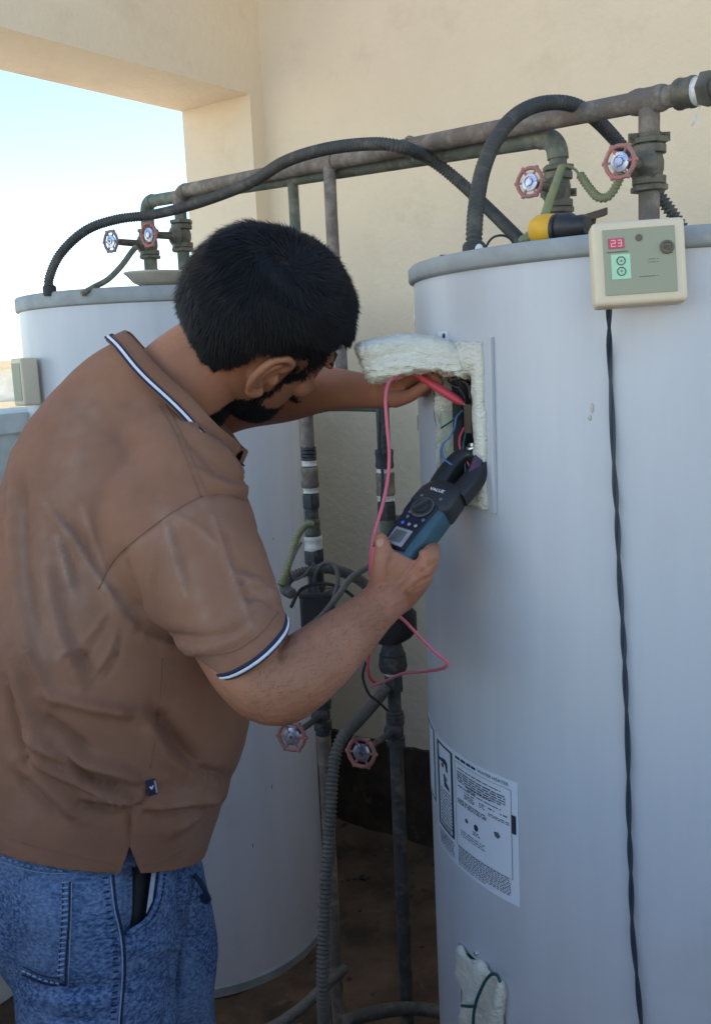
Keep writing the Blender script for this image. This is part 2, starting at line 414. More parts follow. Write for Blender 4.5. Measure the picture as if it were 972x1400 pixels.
def cpatch(ax, th0, th1, z0, z1, r0, r1=None, n=8, mb=None, m=1, zf=None):
    """curved slab lying on a cylinder"""
    mb = mb or MB(); r1 = r1 if r1 is not None else r0; v = []; f = []
    for k, r in enumerate((r0, r1) if r1 != r0 else (r0,)):
        for i in range(n+1):
            for j in range(m+1): v.append(cp(ax, th0+(th1-th0)*i/n, z0+(z1-z0)*j/m, r))
    q = (n+1)*(m+1)
    idx = lambda i, j, k=0: k*q+i*(m+1)+j
    for i in range(n):
        for j in range(m):
            f.append((idx(i, j), idx(i+1, j), idx(i+1, j+1), idx(i, j+1)))
            if r1 != r0: f.append((idx(i, j, 1), idx(i, j+1, 1), idx(i+1, j+1, 1), idx(i+1, j, 1)))
    if r1 != r0:
        for i in range(n):
            f.append((idx(i, 0), idx(i, 0, 1), idx(i+1, 0, 1), idx(i+1, 0))); f.append((idx(i, m), idx(i+1, m), idx(i+1, m, 1), idx(i, m, 1)))
        for j in range(m):
            f.append((idx(0, j), idx(0, j+1), idx(0, j+1, 1), idx(0, j, 1))); f.append((idx(n, j), idx(n, j, 1), idx(n, j+1, 1), idx(n, j+1)))
    return mb.add(v, f)
def jacket(ax, z0, z1, holes=()):
    """cylinder sheet, with real openings (th0, th1, z0, z1), edges turned inwards"""
    ths = [2*math.pi*i/160-math.pi for i in range(161)]; zs = [z0+(z1-z0)*i/24 for i in range(25)]
    for h in holes:
        ths = [t for t in ths if min(abs(t-h[0]), abs(t-h[1])) > .008]+[h[0], h[1]]
        zs = [t for t in zs if min(abs(t-h[2]), abs(t-h[3])) > .008]+[h[2], h[3]]
    ths.sort(); zs.sort(); mb = MB(); nz_ = len(zs); v = []; f = []
    for t in ths:
        for z in zs: v.append(cp(ax, t, z, HR))
    for i in range(len(ths)-1):
        for j in range(nz_-1):
            tm = (ths[i]+ths[i+1])/2; zm = (zs[j]+zs[j+1])/2
            if any(h[0] < tm < h[1] and h[2] < zm < h[3] for h in holes): continue
            f.append((i*nz_+j, (i+1)*nz_+j, (i+1)*nz_+j+1, i*nz_+j+1))
    return mb.add(v, f)
def cavity(ax, h, depth, mb=None):
    mb = mb or MB(); n = 8; v = []; f = []
    for r in (HR-.001, HR-depth):
        for i in range(n+1): 
            for z in (h[2], h[3]): v.append(cp(ax, h[0]+(h[1]-h[0])*i/n, z, r))
    o = 2*(n+1)
    for i in range(n):
        a = 2*i
        f += [(o+a, o+a+2, o+a+3, o+a+1), (a, a+2, o+a+2, o+a), (a+1, o+a+1, o+a+3, a+3)]
    f += [(0, o, o+1, 1), (2*n, 2*n+1, o+2*n+1, o+2*n)]
    return mb.add(v, f)
def cap(name, ax, zb, zt, parent):
    return put(name, lathe([(HR+.001, zb-.002), (HR+.006, zb), (HR+.0075, zb+.003), (HR+.0075, zt-.004), (HR+.004, zt), (HR-.02, zt+.001), (HR-.03, zt-.004), (.001, zt-.002)], (ax.x, ax.y, 0), UPV, 120), M_cap, parent, True, 50)
# ---- right heater
wh = thing('water_heater', 'large grey cylindrical water heater on the right with its upper access opening uncovered', 'water heater', 'water heaters')
tA, zA = thz(602.5, 600); tB, _ = thz(651, 600)
zU, zD = thz(640, 512)[1], thz(640, 678)[1]
HU = (min(tA, tB), max(tA, tB), zD, zU)
tC, zC = thz(629, 1330); tE, _ = thz(689, 1330); zLt = thz(650, 1312)[1]
HL = (min(tC, tE), max(tC, tE), zLt-.17, zLt)
put('jacket', jacket(AXR, .03, ZRB+.004, (HU, HL)), M_tank, wh, True, 30)
put('foot_ring', lathe([(HR-.03, -.01), (HR-.012, 0), (HR-.012, .032), (HR-.03, .034)], (AXR.x, AXR.y, 0), UPV, 80), M_blackr, wh)
cap('top_cap', AXR, ZRB, ZRT, wh)
cv = put('access_cavity', cavity(AXR, HU, .062), M_foamin, wh, True, 30)
cavity_l = put('access_cavity', cavity(AXR, HL, .06), M_foamin, wh, True, 30)
# insulation lining lying round the upper opening, with torn uneven edge
def rim_ring(ax, outer, inner, r, th, name, m, parent, n=14, amp=.004, seed=0):
    pts = lambda q: ([(q[0]+(q[1]-q[0])*i/n, q[2]) for i in range(n)]+[(q[1], q[2]+(q[3]-q[2])*i/n) for i in range(n)] +
                     [(q[1]-(q[1]-q[0])*i/n, q[3]) for i in range(n)]+[(q[0], q[3]-(q[3]-q[2])*i/n) for i in range(n)])
    A, B = pts(outer), pts(inner); v = []; f = []; N = len(A)
    for (to, zo), (ti, zi) in zip(A, B):
        w1 = amp*nzv((to*30, zo*60, seed), 1); w2_ = amp*1.4*nzv((ti*40, zi*70, seed+9), 1)
        d = th*(.8+.5*nzv((to*25, zo*40, seed+4), 1))
        v += [cp(ax, to+w1/HR, zo+w1, r), cp(ax, to+w1/HR, zo+w1, r+d*.7), cp(ax, (to+ti)/2, (zo+zi)/2, r+d), cp(ax, ti+w2_/HR, zi+w2_, r+d*.75), cp(ax, ti+w2_/HR, zi+w2_, r-.02)]
    for i in range(N):
        k = (i+1) % N
        for j in range(4): f.append((i*5+j, i*5+j+1, k*5+j+1, k*5+j))
    return link(name, v, f, m, parent, True, 180)
def box_th(x0, x1, y0, y1, r=HR):
    xm, ym = (x0+x1)/2, (y0+y1)/2
    a, b = thz(x0, ym, None, r)[0], thz(x1, ym, None, r)[0]
    return (min(a, b), max(a, b), thz(xm, y1, None, r)[1], thz(xm, y0, None, r)[1])
tO = box_th(606, 665.5, 467, 690)
OUT = (tO[0], tO[1], tO[2], tO[3]); INN = (HU[0]+.0, HU[1]-.0, HU[2], HU[3])
OUT = (HU[0]-.004, tO[1], tO[2], tO[3])
rim_ring(AXR, OUT, INN, HR+.002, .006, 'insulation_lining', M_foam, wh, amp=.0045)
# jacket flange at the right of the opening
fl = box_th(665, 677.5, 466, 690)
fm = cpatch(AXR, OUT[0]-.003, fl[1], fl[2]-.004, fl[3]+.004, HR+.0005, HR+.0025, 16)
cpatch(AXR, fl[1]-.009, fl[1]-.0, fl[2]-.003, fl[3]+.002, HR+.0024, HR+.0058, 2, fm)
fmv = MB()
cpatch(AXR, tO[1]-.004, fl[1], tO[2]-.005, tO[3]+.004, HR+.0005, HR+.0022, 6, fmv)
cpatch(AXR, fl[1]-.010, fl[1], tO[2]-.004, tO[3]+.003, HR+.0021, HR+.0055, 2, fmv)
put('opening_flange', fmv, M_tank, wh)
# contents of the upper opening
tk = thz(641, 600, None, HR-.012)[0]
def cbox(th, z, r, ht, hz, hr, m, parent, name, mb=None, bev=.0015):
    n_ = Vector((math.cos(th), math.sin(th), 0)); t_ = Vector((-math.sin(th), math.cos(th), 0))
    b_ = box(cp(AXR, th, z, r), t_*ht, n_*hr, UPV*hz, mb, bev)
    return put(name, b_, m, parent) if name else b_
zmid = (zU+zD)/2
cbox(thz(645, 600, None, HR-.03)[0], zmid+.003, HR-.032, .011, (zU-zD)/2-.006, .024, M_black, wh, 'terminal_strip')
th_s = cbox(thz(642, 575, None, HR-.006)[0], thz(642, 573)[1], HR-.008, .0075, .018, .006, M_rust, wh, 'thermostat')
for yy in (529, 556, 566, 574, 583):
    q = on_cyl(630.5, yy, AXR, HR-.018); nn = Vector((q.x-AXR.x, q.y-AXR.y, 0)).normalized()
    put('terminal_screw', lathe([(.0034, -.004), (.0036, 0), (.003, .0016), (.0008, .002)], q, nn, 10), M_metal, wh)
q = on_cyl(646, 610, AXR, HR-.004); nn = Vector((q.x-AXR.x, q.y-AXR.y, 0)).normalized()
cl = torus(q, nn*.4+UPV, .0075, .0022, 20, 8); lathe([(.004, -.006), (.004, .004)], q, UPV, 12, cl)
put('element_clip', cl, M_metal, wh)
q = on_cyl(640, 655, AXR, HR-.016)
put('element_head', lathe([(.017, -.01), (.019, -.006), (.019, .004), (.012, .006), (.011, .012), (.001, .013)], q, nn, 24), M_black, wh)
# torn paint tab, screws and drip marks
sc = MB(); q = on_cyl(608, 459, AXR, HR); nn = Vector((q.x-AXR.x, q.y-AXR.y, 0)).normalized()
lathe([(.0035, -.002), (.0035, .001), (.0028, .0025), (.0004, .003)], q, nn, 12, sc); put('screw', sc, M_rust, wh)
q = on_cyl(571, 578, AXR, HR); nn = Vector((q.x-AXR.x, q.y-AXR.y, 0)).normalized()
put('scratch', box(q, UPV.cross(nn)*.004, nn*.0012, UPV*.011, None, .001), M_dish, wh)
for (x, y, h) in ((809, 558, .006), (806, 571, .0035), (567, 436, .010)):
    q = on_cyl(x, y, AXR, HR); nn = Vector((q.x-AXR.x, q.y-AXR.y, 0)).normalized()
    put('paint_drip', ball(q, 1, None, (UPV.cross(nn)*.0022, nn*.0012, UPV*h)), M_dish if x > 600 else M_metal, wh)
q = on_cyl(651, 1303, AXR, HR); nn = Vector((q.x-AXR.x, q.y-AXR.y, 0)).normalized()
put('screw', lathe([(.004, -.002), (.004, .001), (.003, .003), (.0004, .0035)], q, nn, 12), M_metal, wh)
put('torn_paint', cpatch(AXR, thz(600, 462)[0], thz(613, 462)[0], thz(606, 470)[1], thz(606, 453)[1], HR+.0004, HR+.0012, 4), M_paper, wh)
# ---- rating label wrapped round the right heater: flat print as thin inked pieces
lab = bpy.data.objects.new('rating_label', None); C.objects.link(lab); lab.parent = wh; lab.empty_display_size = .05
tr, zr = thz(709.5, 1157); tl, _ = thz(605, 1110)
z1_ = thz(707, 1070)[1]; z0_ = thz(717, 1243)[1]
LT1 = tr; LW = .115/ HR*1.0
tmid = thz(627, 1100)[0]          # gutter between the warning box and the table
RL = HR+.0012; RI = HR+.0018
t_left = thz(600.5, 1110)[0]
if t_left > math.pi: t_left -= 2*math.pi
sgn = 1 if tr > t_left else -1
def U(u): return t_left+(tr-t_left)*u           # u 0..1 across the main sheet
def Vz(v): return z1_+(z0_-z1_)*v               # v 0..1 down the sheet
put('label_sheet', cpatch(AXR, U(0), U(1), Vz(1), Vz(0), HR+.0004, RL, 24), M_paper, lab)
put('label_sheet', cpatch(AXR, U(-.36), U(-.03), Vz(.70), Vz(-.02), HR+.0004, RL, 10), M_paper, lab)
ink = MB(); grey = MB()
def bar(u0, u1, v0, v1, mb): cpatch(AXR, U(u0), U(u1), Vz(v1), Vz(v0), RI, RI, max(1, int(abs(u1-u0)*14)), mb)
def frame_(u0, u1, v0, v1, wu, wv, mb):
    bar(u0, u1, v0, v0+wv, mb); bar(u0, u1, v1-wv, v1, mb); bar(u0, u0+wu, v0+wv, v1-wv, mb); bar(u1-wu, u1, v0+wv, v1-wv, mb)
frame_(.035, .325, .035, .79, .03, .018, ink)
frame_(-.34, -.05, .0, .66, .03, .018, ink)
def words(u0, u1, v, h, mb, dens=.8, wmin=.012, wmax=.05):
    u = u0
    while u < u1-.01:
        w_ = random.uniform(wmin, wmax); bar(u, min(u1, u+w_), v+random.uniform(0, h*.2), v+h, mb); u += w_+random.uniform(.006, .014)
for k in range(11): words(.09, .29, .43+k*.029, .012, grey)
for k in range(3): words(.09, .28, .735+k*.012, .006, grey)
# pictograms of the warning box: a hand under a tap and a splash over a foot, as small strokes
def poly(pts, mb): 
    o = len(mb.v); mb.v += [tuple(cp(AXR, U(u), Vz(v), RI)) for u, v in pts]; mb.f.append(tuple(range(o, o+len(pts))))
poly([(.07, .175), (.14, .165), (.15, .195), (.07, .2)], ink); poly([(.14, .155), (.20, .15), (.235, .17), (.24, .25), (.215, .25), (.20, .20), (.15, .195)], ink)
poly([(.12, .21), (.16, .2), (.17, .235), (.13, .24)], ink)
poly([(.16, .29), (.185, .285), (.20, .345), (.255, .375), (.265, .405), (.17, .39)], ink); poly([(.20, .30), (.215, .30), (.225, .33), (.21, .335)], ink)
# right hand table
words(.37, .62, .028, .022, inkt := MB(), wmin=.03, wmax=.07)
cu = bpy.data.curves.new('tmp', 'FONT'); cu.body = 'WATER HEATER'; cu.resolution_u = 2
to = bpy.data.objects.new('tmp', cu); C.objects.link(to); dg = bpy.context.evaluated_depsgraph_get()
tm = bpy.data.meshes.new_from_object(to.evaluated_get(dg)); bpy.data.objects.remove(to)
def text_on_label(tm, u0, u1, v0, v1, mb):
    xs = [q.co.x for q in tm.vertices]; ys = [q.co.y for q in tm.vertices]; ax_, bx_ = min(xs), max(xs); ay, by = min(ys), max(ys)
    mb.add([cp(AXR, U(u0+(u1-u0)*(q.co.x-ax_)/(bx_-ax_)), Vz(v1+(v0-v1)*(q.co.y-ay)/(by-ay)), RI) for q in tm.vertices], [tuple(p.vertices) for p in tm.polygons])
text_on_label(tm, .64, .93, .026, .052, inkt)
frame_(.36, .95, .075, .80, .004, .003, grey)
for v in (.145, .165, .185, .205): words(.39, .90, v, .012, grey, wmin=.02, wmax=.08)
words(.50, .78, .232, .012, grey); words(.52, .62, .25, .012, grey)
for v in (.29, .31, .325, .34): words(.48, .60, v, .009, grey)
for v in (.30, .315, .33): words(.65, .71, v, .009, grey)
words(.74, .80, .30, .012, grey); words(.85, .93, .30, .012, grey)
for v in (.38, .396, .412): words(.39, .72, v, .010, grey)
for v in (.115, .225, .265): words(.40, .86, v, .010, grey, wmin=.02, wmax=.09)
for v in (.345, .36): words(.74, .93, v, .008, grey)
for v in (.64, .66, .68): words(.42, .70, v, .008, grey)
bar(.945, .985, .27, .42, ink)
for k in range(7): bar(.95, .98, .285+k*.018, .290+k*.018, MB())
def disc(u, v, r, mb, asp): poly([(u+r*math.cos(a)*asp, v+r*math.sin(a)) for a in [2*math.pi*i/18 for i in range(18)]], mb)
hgt = abs(z1_-z0_); wid = abs(tr-t_left)*HR; ASP = hgt/wid
disc(.61, .535, .028, ink, ASP); words(.57, .65, .575, .01, grey); words(.57, .65, .595, .01, grey)
disc(.50, .53, .02, grey, ASP)
poly([(.79, .475), (.83, .465), (.85, .49), (.83, .52), (.80, .51)], grey)
for k in range(9): words(.38, .93, .80+k*.0165, .0095, grey, wmin=.01, wmax=.03)
words(.38, .70, .955, .008, grey); words(.04, .33, .955, .006, grey)
for k in range(8): words(.04, .32, .82+k*.016, .0085, grey, wmin=.01, wmax=.03)
for nm_, mb_, mm_ in (('printed_frame', ink, M_inkl), ('printed_text', grey, M_inkg), ('printed_title', inkt, M_inkl)): put(nm_, mb_, mm_, lab, False)['kind'] = 'stuff'
rehome(wh, AXR)
# ---- left heater
wl2 = thing('water_heater', 'grey cylindrical water heater on the left behind the man with a dish on its top', 'water heater', 'water heaters')
put('jacket', jacket(AXL, .03, ZLB+.004), M_tank, wl2, True, 30)
put('foot_ring', lathe([(HR-.03, -.01), (HR+.004, 0), (HR+.006, .026), (HR-.002, .034)], (AXL.x, AXL.y, 0), UPV, 80), M_cap, wl2)
cap('top_cap', AXL, ZLB, ZLT, wl2)
for (x, y, h, k) in ((374, 737, .003, 0), (372, 1076, .007, 1), (346, 1156, .006, 1)):
    q = on_cyl(x, y, AXL, HR); nn = Vector((q.x-AXL.x, q.y-AXL.y, 0)).normalized()
    put('scratch', ball(q, 1, None, (UPV.cross(nn)*.0016+UPV*.0025*k, nn*.0008, UPV*h)), M_inkg, wl2)
rehome(wl2, AXL)

# ------------------------------------------------------------------ pipework
def pxpath(pts, n=8): return smooth_path([P(*q) for q in pts], n)
def along(pa, pb, px):                       # point of the straight 3-D line pa-pb (x, y, depth) seen at column px
    t = (px-pa[0])/(pb[0]-pa[0]); iv = 1/pa[2]+t*(1/pb[2]-1/pa[2]); return P(px, pa[1]+t*(pb[1]-pa[1]), 1/iv), 1/iv
UA, UB = (985, 118, 1.36), (245, 262, 2.42)          # upper header: right end, left elbow
LA, LB = (762, 186, 1.61), (200, 276, 2.58)          # lower header
dirU = (P(*UB)-P(*UA)).normalized(); dirL = (P(*LB)-P(*LA)).normalized()
RP = .0158
def elbow(c, d1, d2, r, R=.03, n=10):
    """quarter bend: comes in along d1, leaves along d2, corner at c"""
    a = c-d1*R; b = c+d2*R; return [((a*(1-t)+c*t)*(1-t)+(c*(1-t)+b*t)*t) for t in [i/n for i in range(n+1)]]
def coupling(c, axis, r, h, m, parent, name='coupling', hexn=False):
    a = Vector(axis).normalized(); o = Vector(c)-a*h/2
    mb = hexa(o, a, r*1.08, h) if hexn else lathe([(r*.93, 0), (r, h*.1), (r, h*.25), (r*.95, h*.32), (r*.95, h*.68), (r, h*.75), (r, h*.9), (r*.93, h)], o, a, 20)
    return put(name, mb, m, parent, True, 35)
DNV = Vector((0, 0, -1))
# upper header with tee to the right heater
up = thing('header_pipe', 'upper red brown header pipe spanning from the left heater past the right one', 'pipe', 'header pipes over the heaters')
pB, dB = along(UA, UB, 887)
put('pipe', tube([pB-dirU*2.2, pB-dirU*.022], RP, 20), M_pipe, up)
ctr_elb = P(*UB)
put('pipe', tube([pB+dirU*.022, ctr_elb-dirU*.03], RP, 20), M_pipe, up)
coupling(pB, dirU, RP*1.22, .052, M_pipe, up, 'tee')
coupling(along(UA, UB, 868)[0], dirU, RP*1.12, .012, M_pipe, up); coupling(along(UA, UB, 905)[0], dirU, RP*1.12, .012, M_pipe, up)
coupling(along(UA, UB, 938)[0], dirU, RP*1.4, .03, M_brass, up); coupling(along(UA, UB, 955)[0], dirU, RP*1.25, .014, M_tape, up, 'thread_tape')
coupling(along(UA, UB, 968)[0], dirU, RP*1.45, .018, M_brass, up, 'nut', True)
wr = torus(along(UA, UB, 561)[0], dirU, RP*1.14, .0016, 24, 6); tube(smooth_path([along(UA, UB, 561)[0]+DNV*.017, along(UA, UB, 562)[0]+DNV*.026+RT*.004]), .0014, 6, wr)
put('wire_tie', wr, M_spiral, up)
wt = tube(smooth_path([along(UA, UB, 958)[0]+DNV*.018, P(950, 160, 1.37), P(945, 172, 1.37), P(955, 160, 1.37)]), .0009, 6); put('tape_tail', wt, M_tape, up)
put('elbow', tube(elbow(ctr_elb, dirU, DNV, RP, .035), RP*1.08, 20), M_pipe, up)
Ltop = ctr_elb.copy(); zV1 = P(238, 318, 2.42).z
topz_l = ZLT
put('drop_pipe', tube([ctr_elb+DNV*.03, Vector((Ltop.x, Ltop.y, topz_l-.004))], RP*.95, 20), M_pipeg, up)
dropBz = ZRT-.004
put('drop_pipe', tube([pB+DNV*.012, Vector((pB.x, pB.y, dropBz))], RP*.98, 20), M_pipe, up)
# lower header
lo = thing('header_pipe', 'lower green grey header pipe ending in an elbow above the right heater', 'pipe', 'header pipes over the heaters')
cA, cL = P(*LA), P(*LB)
put('pipe', tube([cA+dirL*.03, cL-dirL*.03], RP*.98, 20), M_pipeg, lo)
put('elbow', tube(elbow(cA, -dirL, DNV, RP, .036), RP*1.1, 20), M_pipeg, lo)
put('elbow', tube(elbow(cL, dirL, DNV, RP, .036), RP*1.1, 20), M_pipeg, lo)
put('drop_pipe', tube([cA+DNV*.034, Vector((cA.x, cA.y, dropBz))], RP*.92, 20), M_pipeg, lo)
put('drop_pipe', tube([cL+DNV*.034, Vector((cL.x, cL.y, topz_l-.004))], RP*1.1, 20), M_pipeg, lo)
# pipe clamps with bolt ears
def clamp(c, axis, r, label, ear, mm=M_brass):
    t = thing('pipe_clamp', label, 'clamp', 'pipe clamps'); a = Vector(axis).normalized(); e = (Vector(ear)-a*Vector(ear).dot(a)).normalized()
    put('band', lathe([(r, -.006), (r*1.12, -.006), (r*1.12, .006), (r, .006)], c, a, 24), mm, t)
    for s_ in (-1, 1):
        ea = box(Vector(c)+e*(s_*(r*1.12+.006)), e*.0075, a*.0065, a.cross(e)*.002, None, .001); put('ear', ea, mm, t)
        put('bolt', hexa(Vector(c)+e*(s_*(r*1.12+.007))-a.cross(e)*.006, a.cross(e), .0042, .012), M_rust, t)
    return rehome(t, c)
def drop_at(o, y, x, d): 
    z = P(x, y, d).z; return Vector((o.x, o.y, z))
clamp(drop_at(pB, 186, 888, dB), UPV, RP*.98, 'rusty two eared clamp on the pipe above the right hand valve', RT)
clamp(drop_at(cA, 262, 762, 1.61), UPV, RP*.92, 'rusty two eared clamp on the pipe above the valve left of the cream control box', RT)
# ---- gate valves
def gate_valve(label, c, axis, wr_, stem=.06, body=M_brass, wheel=M_wheel, pr=RP, off=0.0, drop=.0, spread=.03):
    t = thing('gate_valve', label, 'valve', 'gate valves with red handwheels'); c = Vector(c); a = Vector(axis).normalized()
    mb = lathe([(pr*1.35, -spread), (pr*1.55, -spread*.9), (pr*1.55, -spread*.55), (pr*1.2, -spread*.5), (pr*1.35, -spread*.2), (pr*1.35, spread*.2), (pr*1.2, spread*.5), (pr*1.55, spread*.55), (pr*1.55, spread*.9), (pr*1.35, spread)], c, UPV, 24)
    put('body', mb, body, t, True, 30)
    for s_ in (-1, 1): put('nut', hexa(c+UPV*(s_*spread*1.12-.004), UPV, pr*1.75, .009), body, t, False)
    bn = lathe([(pr*.9, 0), (pr*1.0, pr*.9), (pr*1.5, pr*1.05), (pr*1.55, pr*1.35), (pr*1.2, pr*1.5), (pr*.8, pr*2.0), (pr*.55, pr*2.3), (pr*.5, stem*.8), (.003, stem*.8)], c, a, 24)
    put('bonnet', bn, body, t, True, 30)
    put('stem', cyl(c+a*stem*.7, a, .0035, stem*.34, 10), M_brass, t)
    wc = c+a*stem; hw = MB()
    u = (UPV-a*UPV.dot(a)).normalized()
    sc_ = lambda g: 1+.05*max(0, math.cos(6*g))**3
    torus(wc, a, wr_, wr_*.15, 48, 10, hw, sc_)
    w_ = put('handwheel', hw, wheel, t, True, 180)
    sp = MB(); b2 = a.cross(u)
    for k in range(6):
        g = 2*math.pi*(k+.5)/6; d = u*math.cos(g)+b2*math.sin(g)
        kn = ball(wc+d*(wr_*1.12), wr_*.16); hw2 = put('lug', kn, wheel, w_)
        if k % 2 == 0:
            for q in (0,):
                tube([wc-a*.001+d*wr_*.3, wc+d*wr_*.95], wr_*.11, 8, sp)
        else: tube([wc-a*.001+d*wr_*.3, wc+d*wr_*.95], wr_*.085, 8, sp)
    put('spokes', sp, wheel, w_)
    put('hub', lathe([(wr_*.62, -.0022), (wr_*.66, 0), (wr_*.62, .0012), (wr_*.42, .002), (wr_*.40, .0008), (wr_*.30, .0012), (wr_*.26, .004), (wr_*.12, .0045), (.0006, .0045)], wc, a, 24), M_hub, w_)
    return rehome(t, c)
vB = drop_at(pB, 224, 886, dB); gate_valve('gate valve on the right heater with its wheel just above the cream control box', vB, P(846, 221, 1.385)-vB, .0215, (P(846, 221, 1.385)-vB).length*.98)
vA = drop_at(cA, 258, 760, 1.61); wA = P(724, 249, 1.55); gate_valve('gate valve on the right heater above the yellow and black handle', vA, wA-vA, .0215, (wA-vA).length, pr=RP*.95)
vC = drop_at(ctr_elb, 322, 243, 2.42); wC = P(204, 321, 2.36); gate_valve('left heater gate valve with its red wheel facing forward in front of the pipes', vC, wC-vC, .026, (wC-vC).length, pr=RP*1.05)
vD = drop_at(cL, 333, 203, 2.58); wD = P(152, 330, 2.50); gate_valve('gate valve on the left heater with its wheel turned sideways against the sky', vD, wD-vD, .025, (wD-vD).length, pr=RP*1.05, wheel=mat('dull grey red handwheel', (.27, .17, .17), .65, col2=(.2, .16, .16), scale=40))
# ---- vertical risers near the corner
DV1, DV2 = 2.02, 1.97
def riser(label, segs, parent=None):
    pass
r1 = thing('riser_pipe', 'left riser pipe with red brown sections beside the left heater', 'pipe', 'riser pipes between the heaters')
def V1(y):                                              # centre line of riser 1 (plumb in the place)
    return V1o+UPV*(P(421, y, DV1).z-V1o.z)
V1o = P(421, 600, DV1); V2o = P(526, 640, DV2)
def V2(y): return V2o+UPV*(P(527, y, DV2).z-V2o.z)
def vpipe(V, y0, y1, rpx, m, parent, name='pipe'):
    return put(name, tube([V(y0), V(y1)], rpx/F_PX*2.0, 18), m, parent)
def vcoup(V, y0, y1, rpx, m, parent, name='coupling', hx=False):
    a, b = V(y0), V(y1); return coupling((a+b)/2, UPV, rpx/F_PX*2.0, (a-b).length, m, parent, name, hx)
FLZ = 1560
def vfoot(V, y0, rpx, m, parent, name='pipe'):
    a = V(y0); b = a.copy(); b.z = .0; return put(name, tube([a, b], rpx/F_PX*2.0, 18), m, parent)
zg = along(LA, LB, 400)[0]
put('pipe', tube([zg, V1(548)], .0115, 16), M_pipeg, r1)
vcoup(V1, 548, 566, 11.5, M_brass, r1, 'tee')
vpipe(V1, 563, 615, 9, M_pipe, r1)
for k in range(4): vcoup(V1, 611+k*5, 615+k*5, 11, M_piped, r1, 'ring')
vcoup(V1, 630, 638, 10.5, M_tape, r1, 'thread_tape')
vcoup(V1, 639, 668, 12.5, M_pipe, r1, 'union')
vcoup(V1, 668, 676, 11, M_tape, r1, 'thread_tape')
vcoup(V1, 677, 697, 12, M_piped, r1, 'nut', True)
vpipe(V1, 694, 716, 9.5, M_piped, r1)
vcoup(V1, 712, 737, 11.5, M_brass, r1, 'clamp_fitting')
vcoup(V1, 737, 757, 13, M_tape, r1, 'thread_tape')
vcoup(V1, 757, 776, 14, M_piped, r1, 'nut', True)
vpipe(V1, 770, 960, 9, M_piped, r1)
vcoup(V1, 955, 985, 14, M_piped, r1, 'union')
vpipe(V1, 980, 1075, 10.5, M_pipe, r1)
vcoup(V1, 1018, 1030, 12, M_piped, r1)
vfoot(V1, 1070, 9.5, M_pipe, r1)
rehome(r1, Vector((V1o.x, V1o.y, 0)))
r2 = thing('riser_pipe', 'right riser pipe running down to the floor between the two heaters', 'pipe', 'riser pipes between the heaters')
pc, dc_ = along(UA, UB, 450)
put('pipe', tube(smooth_path([pc, P(455, 330, DV2), P(465, 470, DV2), P(470, 552, DV2)]), .0125, 16), M_pipe, r2)
put('tee', lathe([(.0175, -.02), (.018, -.012), (.016, 0), (.018, .012), (.0175, .02)], pc, dirU, 18), M_pipe, r2)
put('cross_pipe', tube([V1(556), P(470, 556, 2.0), V2(556)], .0095, 14), M_pipeg, r2)
put('elbow', ball(V2(556), .0125), M_pipeg, r2)
vpipe(V2, 556, 618, 9, M_piped, r2)
vcoup(V2, 614, 640, 12.5, M_piped, r2, 'union')
vcoup(V2, 640, 646, 11.5, M_tape, r2, 'thread_tape')
vcoup(V2, 646, 678, 13, M_pipe, r2)
vcoup(V2, 678, 686, 12, M_tape, r2, 'thread_tape')
vcoup(V2, 687, 712, 12.5, M_piped, r2, 'nut', True)
vpipe(V2, 708, 850, 10, M_pipeg, r2)
put('side_port', tube([V2(712), V2(712)+RT*.03], .009, 12), M_brass, r2)
put('black_elbow_housing', loft([[V2(y)+RT*(dx+math.cos(a)*rx)*mpp(DV2)+FWD*math.sin(a)*.026 for a in [2*math.pi*i/20 for i in range(20)]] for y, dx, rx in ((838, 6, 24), (845, 8, 28), (872, 6, 30), (884, -2, 28), (892, -4, 15))]), M_black, r2)
put('cone', lathe([(.026, 0), (.030, .01), (.028, .03), (.022, .05), (.018, .06)], V2(932), UPV, 24), M_piped, r2)
vcoup(V2, 905, 918, 18.5, M_blackr, r2, 'ring')
vcoup(V2, 926, 938, 12, M_tape, r2, 'thread_tape')
vcoup(V2, 938, 962, 13, M_piped, r2, 'nut', True)
vpipe(V2, 958, 1100, 9.5, M_piped, r2)
vcoup(V2, 992, 1004, 12, M_piped, r2, 'ring'); vcoup(V2, 1008, 1015, 12, M_piped, r2, 'ring')
vfoot(V2, 1090, 9.8, M_piped, r2)
rehome(r2, Vector((V2o.x, V2o.y, 0)))
v1c = V1(1000); gate_valve('lower gate valve under the elbow of the man beside the left heater', v1c, P(399, 1007, 1.965)-v1c, .0275, (P(399, 1007, 1.965)-v1c).length, M_piped, pr=.0125, wheel=M_wheel, spread=.026)
v2c = V2(1021); gate_valve('lower gate valve on the right riser with its wheel in front of the ribbed hose', v2c, P(494, 1029, 1.91)-v2c, .0275, (P(494, 1029, 1.91)-v2c).length, M_piped, pr=.0125, spread=.026)
# black box on riser 1
def housing(label, V, y0, y1, rx, group=None):
    t = thing('valve_actuator', label, 'actuator'); a, b = V(y0), V(y1); h = (a-b).length; c = (a+b)/2
    put('case', box(c, RT*rx, Vector((0, 1, 0))*rx*.9, UPV*h/2, None, .008, 3), M_black, t)
    put('lid', box(a+UPV*.001, RT*rx*1.03, Vector((0, 1, 0))*rx*.93, UPV*.006, None, .004), M_blackr, t)
    put('neck', lathe([(.020, 0), (.019, .012), (.0165, .014), (.0165, .07), (.018, .072), (.018, .09), (.013, .092)], a+UPV*.006, UPV, 20), M_black, t)
    put('gland', cyl(a+RT*rx*.6-Vector((0, .02, 0)), UPV, .006, .012, 12), M_brass, t)
    return rehome(t, b)
housing('black square actuator box on the left riser pipe with a narrow neck', lambda y: V1(y)+RT*.002, 820, 905, .036)
